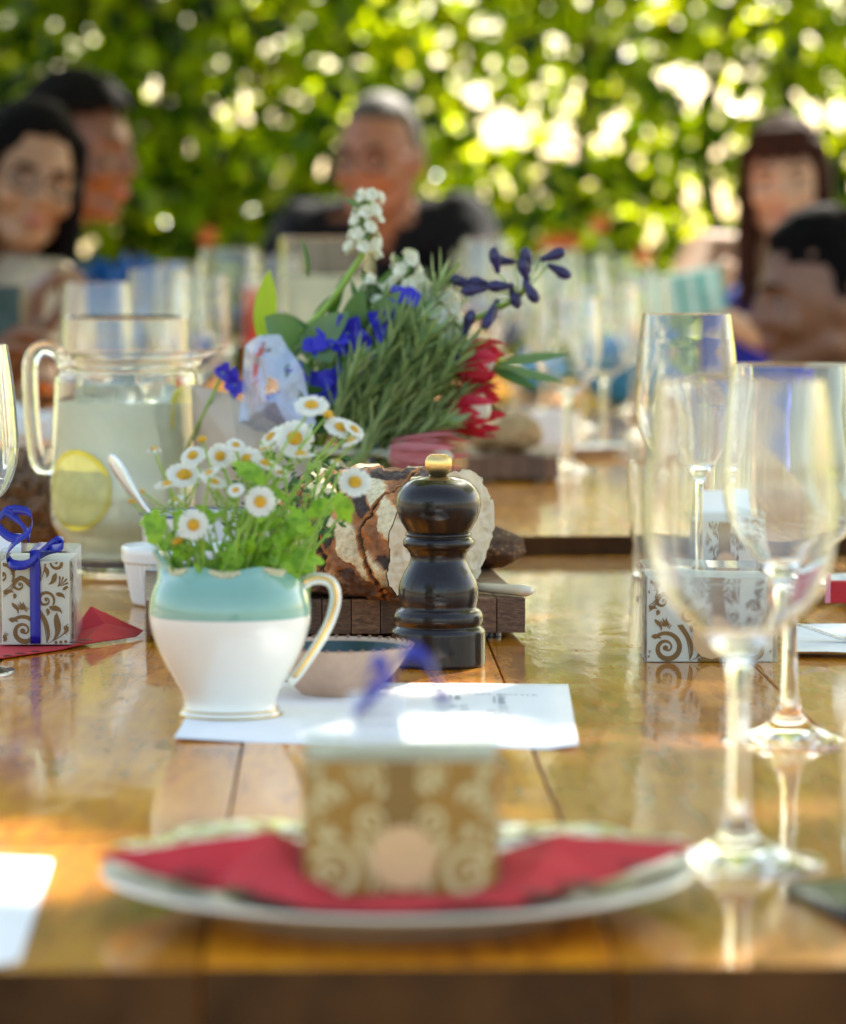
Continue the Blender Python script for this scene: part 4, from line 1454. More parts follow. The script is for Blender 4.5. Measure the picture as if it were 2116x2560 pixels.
def gift_box(px, py, base_h, W, D, H, rz, label, band=False, ribbon=True, curls=None, tagc=None, seeds=(0, 1), inv=False):
    cm, pm = (M['gold_card'], M['cream_print']) if inv else (M['card_white'], M['gold_print'])
    """origin: middle of the front bottom edge"""
    P = tab(px, py, base_h)
    t = thing('gift_box', label, 'gift box', P, rz, 'patterned gift boxes given to each guest')
    b = MB(); b.box(-W / 2, W / 2, 0, D, 0.0003, H, 0.0005)
    card = b.build('card_box', cm, t, smooth=False)
    if inv:
        card.data.materials.append(M['box_lid'])
        for fc in card.data.polygons:
            if fc.normal.z > .7: fc.material_index = 1
    f = scroll_face(W, H, seeds[0]).build('scroll_print', pm, card, smooth=False)
    for sx in (-1, 1):
        q = scroll_face(D, H, seeds[1] + sx).build('scroll_print', pm, card, smooth=False)
        q.location = (sx * W / 2, D / 2, 0); q.rotation_euler = (0, 0, sx * PI / 2)
    if band:
        b = MB(); b.box(-0.0055, 0.0055, -0.0007, -0.0004, 0.0005, H - .0005)
        b.build('gold_band', M['gold_band'], card, smooth=False)
        b = MB(); b.lathe([(0, 0), (0.0115, 0), (0.0115, 0.0004), (0, 0.0004)], 12)
        s = b.build('round_seal', simple('pale_gold_seal', (0.62, 0.40, 0.19), 0.5, 0.05, 60), card, smooth=False)
        s.location = (0.001, -0.0008, 0.0135); s.rotation_euler = (PI / 2, 0, 0)
    e = 0.0016; ht = H + 0.006
    b = MB(); b.box(-W / 2 - e, W / 2 + e + 0.001, -0.0011, D + e, 0.0004, ht, 0.0008)
    b.build('clear_sleeve', M['acetate'], t, smooth=False)
    if ribbon:
        pts = [(0, -0.0016, 0.001)] + [(0.0, -0.0016, H * i / 8) for i in range(1, 9)] + [(0, -0.0014, ht + .0003)] + [(0, D * i / 6, ht + 0.0006) for i in range(1, 7)] + [(0, D + e + .0006, ht - .0005)] + [(0, D + e + 0.0006, ht * (1 - i / 6)) for i in range(1, 6)]
        ribbon_strip('ribbon', pts, (1, 0, 0), 0.0062, t)
    if curls:
        cw = 0.0065 if inv else 0.0062
        for c in curls:
            cp = curve_pts(c, 46)
            ribbon_strip('ribbon_curl', [V3(q) for q in cp], lambda i, q=cp: (0.22 * math.sin(i * .2), 0.45, 0.85 + .2 * math.cos(i * .21)), cw, t)
    if tagc:
        b = MB()
        x, y, z, w_, h_ = tagc
        b.box(-w_ / 2, w_ / 2, -0.0005, 0.0005, 0, h_, 0.0003)
        o = b.build('paper_tag', M['paper'], t, smooth=False); o.location = (x, y, z); o.rotation_euler = (-0.3, 0, 0.15)
        b = MB()
        for r in range(3 if inv else 0):
            for q in range(5):
                b.box(-w_ * .36 + q * w_ * .15, -w_ * .36 + q * w_ * .15 + w_ * .1, -0.0007, -0.00052, h_ * (.25 + r * .2), h_ * (.32 + r * .2))
        if b.v: b.build('small_type', M['inkfaint'], o, smooth=False)
    return t
# left box: shows its narrow side with the ribbon
kl = 1 / 4.24 / 1000
def L(x, y, d=0.0):      # curl points from photo pixels, box-local
    return ((x - 86) * kl, d, (1612 - y) * kl)
gift_box(90, 1613, 0.002, 0.0405, 0.062, 0.0505, 0.02, 'patterned gift box with curled blue ribbon at the left edge on a red napkin',
         curls=[[L(95, 1385, .012), L(120, 1372, .006), L(152, 1362, -.002), L(156, 1352, .004), L(138, 1350, .014), L(108, 1372, .004), L(70, 1402, -.008), L(34, 1402, -.01), L(18, 1390, -.004)],
                [L(18, 1390, -.004), L(20, 1370, -.006), L(42, 1345, -.01), L(75, 1320, -.01), L(80, 1290, -.004), L(68, 1272, 0), L(30, 1268, .004), L(0, 1280, .006), L(-8, 1310, .004), L(20, 1335, 0), L(50, 1340, -.004)],
                [L(10, 1272, .004), L(40, 1290, .002), L(62, 1318, -.002), L(72, 1340, .0)]],
         tagc=(-0.021, 0.03, 0.053, 0.020, 0.012), seeds=(0, 3))
gift_box(1003, 2240, 0.0115, 0.0665, 0.045, 0.0475, 0.0, 'large out of focus gift box on the front plate with gold band and round seal', band=True, inv=True, ribbon=False,
         curls=[[(-.010, .02, .054), (-.016, .01, .062), (-.010, .0, .070), (-.004, .004, .078), (-.009, .012, .080), (-.012, .014, .070), (-.004, .01, .062)],
                [(-.004, .02, .060), (-.002, .016, .078), (.004, .01, .084), (.010, .008, .080), (.013, .012, .070), (.016, .018, .066)]],
         tagc=(-0.008, 0.006, 0.052, 0.019, 0.018), seeds=(0, 2))
gift_box(1775, 1656, 0.0, 0.0725, 0.05, 0.0495, 0.0, 'patterned gift box on bare wood seen through the nearest wine glass', band=True, ribbon=False, seeds=(2, 1), curls=None)
gift_box(1800, 1463, 0.0, 0.060, 0.045, 0.046, 0.05, 'patterned gift box with upright white card behind the tall glasses on the right', band=True, ribbon=False, seeds=(1, 2), tagc=(-.006, .015, .046, .038, .022))

# ---------------------------------------------------------------- napkins
def poly_cloth(name, label, pts, tris, mat, cat='napkin', top=None, parent=None, thick=0.0006, sub=3, wob=0.0006):
    """folded napkin from a few fold points"""
    c = pts[0]
    if parent is None:
        t = thing(name, label, cat, c)
    else: t = parent
    v = [p - c for p in pts]
    bm = bmesh.new()
    vs = [bm.verts.new(p) for p in v]
    for f in tris: bm.faces.new([vs[i] for i in f])
    bmesh.ops.triangulate(bm, faces=bm.faces[:])
    for _ in range(sub): bmesh.ops.subdivide_edges(bm, edges=bm.edges[:], cuts=1, use_grid_fill=True)
    for q in bm.verts:
        q.co.z += noise.noise(q.co * 70) * wob
    bm.normal_update()
    bm.verts.index_update()
    vv = [q.co.copy() for q in bm.verts]; ff = [tuple(x.index for x in q.verts) for q in bm.faces]
    bm.free()
    o = mesh_obj('cloth', vv, ff, mat, t, smooth=False)
    md = o.modifiers.new('s', 'SOLIDIFY'); md.thickness = thick; md.offset = 0
    return t
def tz(px, py, h): 
    return tab(px, py, h)
YN = tab(200, 1590).y
def nk_(x, y, dy=0.0): return at(x, y, YN + dy)
poly_cloth('napkin', 'red paper napkin folded under the left ribboned gift box, its tip pointing right',
           [tz(-60, 1655, 0.001), tz(160, 1622, 0.001), tz(340, 1592, 0.0015), tz(358, 1577, 0.0030), nk_(228, 1516), nk_(184, 1576), nk_(172, 1530, .01), tz(-60, 1570, 0.001), nk_(190, 1582, -.01), tz(200, 1612, .0015), nk_(262, 1560, -.012)],
           [(0, 1, 8, 7), (1, 9, 8), (9, 2, 3, 10), (9, 10, 8), (10, 3, 4), (8, 10, 4), (8, 4, 5), (8, 5, 6), (8, 6, 7)], M['napkin_red'], wob=0.0003)
lq = [q for q in bpy.data.objects if q.name == 'napkin'][0]
pm_ = simple('dark_red_print', (0.10, 0.01, 0.012), 0.6)
for (x, y, r) in [(20, 1640, .003), (52, 1634, .0035), (88, 1629, .003), (190, 1606, .004), (215, 1600, .004)]:
    b = MB(); b.lathe([(r * .55, 0), (r, 0), (r, .0003), (r * .55, .0003)], 16, c=tz(x, y, 0.004) - lq.location)
    b.build('printed_ring', pm_, lq, smooth=False)

# ---------------------------------------------------------------- front plate and napkin
def plate(px, py, hb, label, R=0.1065, hgt=0.019, mat='porcelain', name='dinner_plate', cat='plate', rim=None):
    P = tab(px, py, hb)
    t = thing(name, label, cat, P)
    b = MB()
    q = [(0, 0.002), (R * .52, 0.002), (R * .55, 0), (R * .60, 0), (R * .62, .003), (R * .8, hgt * .48), (R * .97, hgt * .86), (R, hgt * .95), (R * .995, hgt), (R * .96, hgt * .98), (R * .8, hgt * .62), (R * .66, .0075), (R * .6, .006), (0, .006)]
    b.lathe(q, 96); b.build('dish', M[mat], t)
    return t, P
PL, PLP = plate(995, 2262, 0.0, 'white dinner plate in front holding a red napkin and gift box', R=0.1067, hgt=0.0145, mat='plate_china')
Rz = 0.0075
def PLq(x, y, z): return Vector((PLP.x + x, PLP.y + y, T + z))
poly_cloth('napkin', 'red printed napkin spread over the front plate under the blurred gift box',
           [PLq(-.108, -.012, .020), PLq(-.060, -.052, .0155), PLq(-.030, -.072, .012), PLq(0.0, -.082, .0125), PLq(.040, -.070, .013), PLq(.068, -.040, .014), PLq(.108, 0.0, .021),
            PLq(.06, .03, .012), PLq(.0, .045, .011), PLq(-.055, .02, .012), PLq(-.045, -.02, .030), PLq(-.066, -.034, .0105), PLq(.058, -.010, .027), PLq(0, -.01, .0112)],
           [(0, 1, 11), (11, 1, 2, 10), (10, 2, 3, 13), (13, 3, 4, 12), (12, 4, 5), (12, 5, 6), (6, 7, 12), (7, 13, 12), (7, 8, 13), (8, 9, 10, 13), (9, 0, 10), (0, 11, 10)], M['napkin_red'], wob=0.0012)
fq = [q for q in bpy.data.objects if q.name.startswith('napkin') and 'red printed' in q.get('label', '')][0]
for (x, y, z, r) in [(-.052, -.052, .0158, .007), (-.072, -.036, .0170, .006), (.062, -.046, .0160, .007), (.048, -.062, .0150, .005), (.084, -.022, .0185, .005)]:
    b = MB(); b.lathe([(r * .5, 0), (r, 0), (r, .0004), (r * .5, .0004)], 18, c=PLq(x, y, z) - fq.location)
    b.build('printed_ring', pm_, fq, smooth=False)
poly_cloth('napkin', 'green and white printed napkin corners showing behind the box on the front plate',
           [PLq(-.105, .010, .019), PLq(-.050, .005, .023), PLq(-.028, .038, .019), PLq(.0, .03, .013), PLq(.035, .032, .019), PLq(.06, .010, .023), PLq(.104, .014, .021), PLq(.07, .05, .021), PLq(.02, .075, .019), PLq(-.03, .078, .019), PLq(-.07, .055, .021)],
           [(0, 1, 2, 10), (2, 9, 10), (2, 3, 8, 9), (3, 4, 8), (4, 5, 7, 8), (5, 6, 7)], M['napkin_print'], wob=0.0015)
poly_cloth('napkin', 'white paper napkin lying at the lower left corner of the table',
           [tz(-120, 2440, .0006), tz(50, 2400, .0006), tz(132, 2152, .0012), tz(-90, 2140, .0012)], [(0, 1, 2, 3)], M['napkin_white'], wob=0.0005)
def phone(name, label, P, rz, size=(0.075, 0.15, 0.008), rx=0.0):
    t = thing(name, label, 'phone', P, rz)
    t.rotation_euler = (rx, 0, rz)
    b = MB(); b.box(-size[0] / 2, size[0] / 2, 0, size[1], 0, size[2], 0.0018); b.build('case', M['black_plastic'], t)
    b = MB(); b.box(-size[0] / 2 + .003, size[0] / 2 - .003, 0.004, size[1] - .004, size[2], size[2] + 0.0003); b.build('screen', M['dark_glaze'], t, smooth=False)
    b = MB()
    for y in (0.018, 0.034): b.lathe([(0, 0), (0.006, 0), (0.006, -0.0014), (0, -.0014)], 16, c=(size[0] / 2 - .016, size[1] - y, 0))
    b.build('camera_lens', M['steel'], t)
    return t
phone('smartphone', 'black smartphone lying in front of the tumbler at the lower right edge', tab(2330, 2312, 0.0), 0.25, size=(.06, .07, .005))

# right edge setting: folded napkin, fork, plate, red packet
poly_cloth('napkin', 'folded white napkin under the fork at the right edge',
           [tz(1988, 1636, .0004), tz(2200, 1640, .0004), tz(2200, 1560, .0045), tz(1990, 1562, .0045), tz(1988, 1628, .0045), tz(2200, 1632, .0045)],
           [(0, 1, 5, 4), (4, 5, 2, 3)], M['napkin_white'], wob=0.0003, thick=0.001)
def fork():
    t = thing('fork', 'steel fork arching over the folded white napkin at the right edge', 'fork', tab(1990, 1600, 0.006))
    o = tab(1990, 1600, 0.006)
    for dy in (-0.004, -0.0013, 0.0013, 0.004):
        b = MB()
        c = curve_pts([(0, dy, .010), (.012, dy, .006), (.026, dy, 0.0015), (.040, dy, 0)], 12)
        b.tube([V3(q) for q in c], [(0.0008, 0.0006)] * 12, 6); b.build('tine', M['steel'], t)
    b = MB()
    c = curve_pts([(.038, 0, 0, 5), (.05, 0, 0.0005, 4.5), (.062, 0, .004, 1.8), (.09, 0, .010, 1.5), (.15, 0, .002, 3)], 20)
    b.tube([V3(q) for q in c], [(0.001, float(q[3]) / 1000) for q in c], 8); b.build('handle', M['steel'], t)
    t.rotation_euler = (0, 0, -0.12)
fork()
t_, P_ = plate(2240, 1500, 0.0, 'pale plate cut off by the right edge holding a red packet', R=0.062, hgt=0.014)
q = thing('napkin_packet', 'flat red packet standing on the plate at the right edge', 'packet', tab(2150, 1508, 0.012))
b = MB(); b.box(-.020, .045, 0, .01, 0, .014, .001); b.build('packet', M['napkin_red'], q, smooth=False)
b = MB(); b.box(-.0225, -.019, -.0012, .0, 0, .020, .0006); b.build('pink_tab', simple('pink_card', (.75, .3, .38), .4), q, smooth=False)

# ---------------------------------------------------------------- feverfew daisies in the jug
JM = Vector((JP.x, JP.y, T)) + Vector((0, 0, (1788 - 1415) * JK))      # centre of the jug mouth
heads = [  # px, py, diameter px, tilt towards viewer (0 side view .. 1 facing), roll, label
 (779, 1013, 80, .45, 0, 'highest daisy of the bunch, on a thin bent stem'),
 (677, 1092, 66, .40, -1.1, 'half turned daisy second from the top, facing right'),
 (737, 1095, 86, .80, 0, 'largest open daisy near the top right of the bunch'),
 (853, 1069, 78, .45, .3, 'tilted daisy at the upper right on a thick stem'),
 (886, 1073, 56, .40, .7, 'small daisy tucked behind the tilted upper right one'),
 (385, 1122, 40, .15, 0, 'petal dropping daisy at the far upper left of the bunch'),
 (482, 1138, 62, .60, -.3, 'daisy with drooping petals left of the upper middle'),
 (551, 1140, 60, .85, 0, 'round daisy in the upper middle beside the crowded pair'),
 (461, 1187, 88, .50, 0, 'wide white daisy with folded petals on the left'),
 (619, 1148, 70, .65, .2, 'daisy with narrow orange centre right of the upper middle'),
 (664, 1159, 72, .25, .4, 'daisy seen almost from the side above the dark herb'),
 (660, 1123, 60, .12, -.3, 'daisy seen from behind above the side view one'),
 (536, 1204, 58, .35, .3, 'daisy facing down in the shade of the middle'),
 (418, 1210, 62, .22, -.2, 'side view daisy on the left under the petal dropping one'),
 (651, 1254, 70, .95, 0, 'flat round daisy facing the camera in the middle'),
 (484, 1312, 70, .92, 0, 'flat round daisy facing the camera at the lower left'),
 (888, 1205, 76, .70, .1, 'rightmost daisy, hanging in front of the bread'),
 (752, 1136, 70, .12, 0, 'daisy seen from below under the largest one'),
 (879, 1102, 56, .10, -.5, 'drooping daisy seen from the side at the far right'),
 (843, 1152, 40, .3, .3, 'withered yellowish daisy on the right'),
 (652, 1340, 44, .5, 0, 'small low daisy just above the jug rim'),
 (523, 1182, 52, .3, -.4, 'half hidden daisy behind the round middle one'),
 (330, 1253, 22, .2, 0, 'closed yellow bud sticking out at the far left'),
 (445, 1352, 34, .3, -.4, 'small yellow daisy just above the jug spout'),
 (356, 1228, 16, .2, 0, 'tiny pale bud at the far left of the bunch'),
 (590, 1112, 44, .5, .2, 'small daisy behind and above the narrow orange centred one'),
 (505, 1098, 30, .3, -.2, 'tiny half open daisy at the top of the left group'),
 (700, 1180, 46, .4, .3, 'small daisy low beside the dark herb'),
 (590, 1225, 40, .6, -.2, 'small open daisy left of the flat middle one'),
 (440, 1250, 44, .35, -.5, 'small daisy between the wide left one and the flat lower one'),
 (820, 1035, 34, .4, .4, 'tiny daisy right of the highest one'),
 (560, 1290, 40, .5, .1, 'small daisy in the green right of the flat lower left one'),
]
def lobed_leaf(mb, p, d, L, nrm, wide=0.62, bend=0.5):
    """feverfew leaf: midrib with toothed lobes either side"""
    p = Vector(p); d = Vector(d).normalized(); nrm = Vector(nrm)
    nrm = (nrm - d * nrm.dot(d)).normalized(); s = d.cross(nrm)
    pos = p.copy(); n = 5
    dd = d.copy(); nn = nrm.copy()
    for i in range(n + 1):
        t = i / n
        w_ = L * wide * (0.35 + 0.65 * math.sin(PI * (0.15 + 0.7 * t)))
        for sg in (-1, 1):
            if i < n:
                ld = (dd * 0.75 + s * sg).normalized()
                mb.add(*blade_vf(pos + nn * 0.0001 * i, ld, w_ * 0.62, w_ * 0.33, nn, 0.4, 3, 0.1, shape=lambda q: [0.5, .95, 1, .45][min(3, int(q * 3 + .01))]))
                for dl in (-0.55, 0.45):
                    mb.add(*blade_vf(pos + ld * w_ * .34, (ld + dd * dl).normalized(), w_ * .30, w_ * .20, nn, 0.3, 2, 0.1, shape=lambda q: [0.8, .9, .3][min(2, int(q * 2 + .01))]))
        if i == n:
            mb.add(*blade_vf(pos, dd, L * .34, L * .26, nn, 0.3, 3, .1, shape=lambda q: [0.6, 1, .8, .2][min(3, int(q * 3 + .01))]))
        mb.add(*blade_vf(pos, dd, L / n * 1.1, L * .10, nn, 0, 1, 0, shape=lambda q: 1.0))
        pos = pos + dd * (L * .72 / n)
        a = bend / n
        dd, nn = (dd * math.cos(a) - nn * math.sin(a)).normalized(), (nn * math.cos(a) + dd * math.sin(a)).normalized()
def daisies():
    rnd = random.Random(21)
    for i, (px, py, dia, face, roll, lab) in enumerate(heads):
        Y = JP.y + rnd.uniform(-0.028, 0.030)
        if i in (14, 15): Y = JP.y - 0.025
        if i in (2, 3, 16): Y = JP.y + 0.02
        hp = at(px, py, Y)
        a = rnd.uniform(0, 2 * PI); rr = rnd.uniform(0.004, 0.022)
        foot = JM + Vector((rr * math.cos(a) + (px - 577) * JK * 0.16, rr * math.sin(a), -0.030))
        t = thing('daisy', lab, 'daisy', foot, 0, 'feverfew daisies standing in the jug')
        D = dia * kk(Y) * 1.10
        nrm = Vector((math.sin(roll) * (1 - face * .4), -face, (1 - face) * 1.1 + 0.12)).normalized()
        rel = hp - foot
        bendp = Vector((rnd.uniform(-.004, .004), 0, 0))
        side = Vector((rel.x, rel.y, 0))
        c = curve_pts([(0, 0, 0), tuple(Vector((side.x * .16, side.y * .16, rel.z * .36))), tuple(side * .52 + Vector((0, 0, rel.z * .72)) + bendp), tuple(rel - nrm * D * .12)], 16)
        b = MB(); rr0 = 0.00105 if i in (3, 10) else 0.0007
        b.tube([V3(q) for q in c], [rr0 * (1.15 - .35 * k / 15) for k in range(16)], 7)
        # side twigs
        for q in range(2):
            j = rnd.randint(6, 12); p0 = V3(c[j]); dv = Vector((rnd.uniform(-1, 1), rnd.uniform(-.5, .5), 1.3)).normalized()
            b.tube([p0, p0 + dv * 0.006, p0 + dv * 0.011 + Vector((0, 0, .002))], [0.0005, .0004, .0003], 5)
            b.ball(p0 + dv * 0.012 + Vector((0, 0, .002)), 0.0011, 6)
        b.ball(rel - nrm * D * .07, (D * .17, D * .17, D * .10), 10)
        b.build('stem', M['green_stem'], t)
        x, y = frame_of(nrm)
        bud = dia < 36
        b = MB()
        npet = 17
        if not bud:
            for k in range(npet):
                aa = 2 * PI * k / npet + rnd.uniform(-.08, .08)
                dv = x * math.cos(aa) + y * math.sin(aa)
                drop = 0.55 if i in (5,) else rnd.uniform(-.1, .25)
                if i in (5, 19): 
                    if k % 3: continue
                    drop = 1.6
                b.add(*blade_vf(rel + dv * D * .15, dv, D * .36, D * .175, nrm, drop + (0.9 if i in (6, 18) else 0), 4, 0.12, shape=lambda q: [0.45, .85, 1.0, .98, .6][min(4, int(q * 4 + .01))], tip=.3))
            for k in range(npet - 4):
                aa = 2 * PI * (k + .5) / (npet - 4)
                dv = x * math.cos(aa) + y * math.sin(aa)
                if i in (5, 19): continue
                b.add(*blade_vf(rel + dv * D * .13 - nrm * D * .015, dv, D * .33, D * .17, nrm, rnd.uniform(.15, .5), 4, 0.12, shape=lambda q: [0.45, .85, 1.0, .98, .6][min(4, int(q * 4 + .01))], tip=.3))
            if b.v: b.build('petals', M['petal_white'] if i != 19 else M['petal_cream'], t)
        b = MB(); cr = D * (.215 if not bud else .42)
        rm = nrm.to_track_quat('Z', 'Y').to_matrix().to_4x4(); rm.translation = rel
        b.lathe([(0, cr * .62), (cr * .35, cr * .58), (cr * .7, cr * .40), (cr * .95, cr * .12), (cr, -cr * .1), (cr * .7, -cr * .35), (0, -cr * .3)], 18, M=rm)
        b.build('centre', M['daisy_yellow'], t)
        if i % 2 == 0 and not bud:
            b = MB(); j = rnd.randint(5, 9)
            p0 = V3(c[j]); aa = rnd.uniform(0, 2 * PI)
            lobed_leaf(b, p0, (math.cos(aa), math.sin(aa) * .5 - .3, .7), rnd.uniform(.012, .02), (0, -.6, .8))
            b.build('leaf', M['daisy_leaf'], t)
daisies()
def foliage_sprigs():
    rnd = random.Random(5)
    L_ = [(700, 1400, 830, 1385, .027, 'big lobed leaf reaching right over the bread'), (690, 1350, 800, 1255, .021, 'lobed leaf pointing up right before the bread crust'),
          (770, 1290, 860, 1225, .020, 'pale lobed leaves below the rightmost daisy'), (840, 1235, 890, 1310, .020, 'small lobed leaf hanging in front of the loaf'),
          (470, 1400, 425, 1320, .018, 'grey green leaf turned up at the jug spout'), (400, 1290, 335, 1305, .014, 'pale drooping leaf at the far left of the bunch'),
          (710, 1410, 735, 1480, .022, 'leaf drooping over the jug rim beside the handle'), (565, 1400, 572, 1450, .018, 'leaf hanging over the front of the jug rim'),
          (385, 1360, 392, 1240, .022, 'narrow upright leaf on the far left stem'), (760, 1330, 700, 1180, .018, 'lobed leaf standing in the middle right of the bunch')]
    for (x0, y0, x1, y1, L, lab) in L_:
        Y = JP.y - 0.012 + rnd.uniform(-.02, .02)
        L *= .85
        foot = JM + Vector(((x0 - 577) * JK * 0.55, rnd.uniform(-.012, .012), -.02))
        t = thing('leaf_sprig', lab, 'leaf', foot, 0, 'feverfew leaves standing in the jug')
        p0 = at(x0, y0, Y) - foot; p1 = at(x1, y1, Y) - foot
        b = MB(); c = curve_pts([(0, 0, 0), tuple(p0 * .6 + Vector((0, 0, .006))), tuple(p0)], 10)
        b.tube([V3(q) for q in c], 0.0007, 6); b.build('stem', M['green_stem'], t)
        b = MB(); lobed_leaf(b, p0, p1 - p0, L, (0.1, -.8, .6), 0.62, 0.5); b.build('leaf', M['daisy_leaf'], t)
    # dense low greenery filling the mouth of the jug
    t = thing('greenery', 'dense feathery feverfew leaves packed into the jug mouth', 'greenery', JM)
    b = MB(); st = MB()
    for i in range(40):
        a = rnd.uniform(0, 2 * PI); r = rnd.uniform(0, .026)
        p0 = Vector((r * math.cos(a) * 1.1, r * math.sin(a), -.012))
        d = Vector((math.cos(a) * rnd.uniform(.1, .7), math.sin(a) * .5, 1)).normalized()
        L = rnd.uniform(.016, .046)
        p1 = p0 + d * L
        st.tube([p0, p0 + d * L * .5 + Vector((0, 0, .001)), p1], [.0006, .0005, .0004], 5)
        if i % 2: lobed_leaf(b, p1, (d + Vector((rnd.uniform(-.8, .8), rnd.uniform(-.7, .3), 0))).normalized(), rnd.uniform(.006, .012), (rnd.uniform(-.5, .5), -.7, .6))
        lobed_leaf(b, p0 + d * L * .55, (Vector((rnd.uniform(-1, 1), rnd.uniform(-.7, .3), .6))).normalized(), rnd.uniform(.006, .010), (0, -.7, .6))
    b.build('leaves', M['daisy_leaf'], t, kind='stuff'); st.build('stems', M['green_stem'], t, kind='stuff')
    # dark curly parsley behind, in the enamel dish direction
    c = at(715, 1215, JP.y + .10)
    t = thing('parsley', 'dark green curly parsley behind the daisies, left of the bread', 'parsley', Vector((c.x, c.y, T + BH)))
    b = MB(); st = MB(); hz = c.z - T - BH
    for i in range(210):
        a = rnd.uniform(0, 2 * PI); r = .030 * math.sqrt(rnd.random())
        p = Vector((r * math.cos(a) * 1.1, r * math.sin(a) * .7, hz + rnd.uniform(-.030, .016)))
        b.add(*blade_vf(p, (rnd.uniform(-1, 1), rnd.uniform(-1, .4), rnd.uniform(-.2, 1)), rnd.uniform(.004, .009), .0022, (rnd.uniform(-1, 1), -1, rnd.uniform(-1, 1)), 1.2, 4, .2))
        if i % 10 == 0: st.tube([(p.x * .3, p.y * .3, 0), (p.x * .5, p.y * .5, hz * .6), p], .0008, 5)
    b.build('leaves', M['dark_leaf'], t, kind='stuff'); st.build('stems', M['green_stem'], t)
foliage_sprigs()

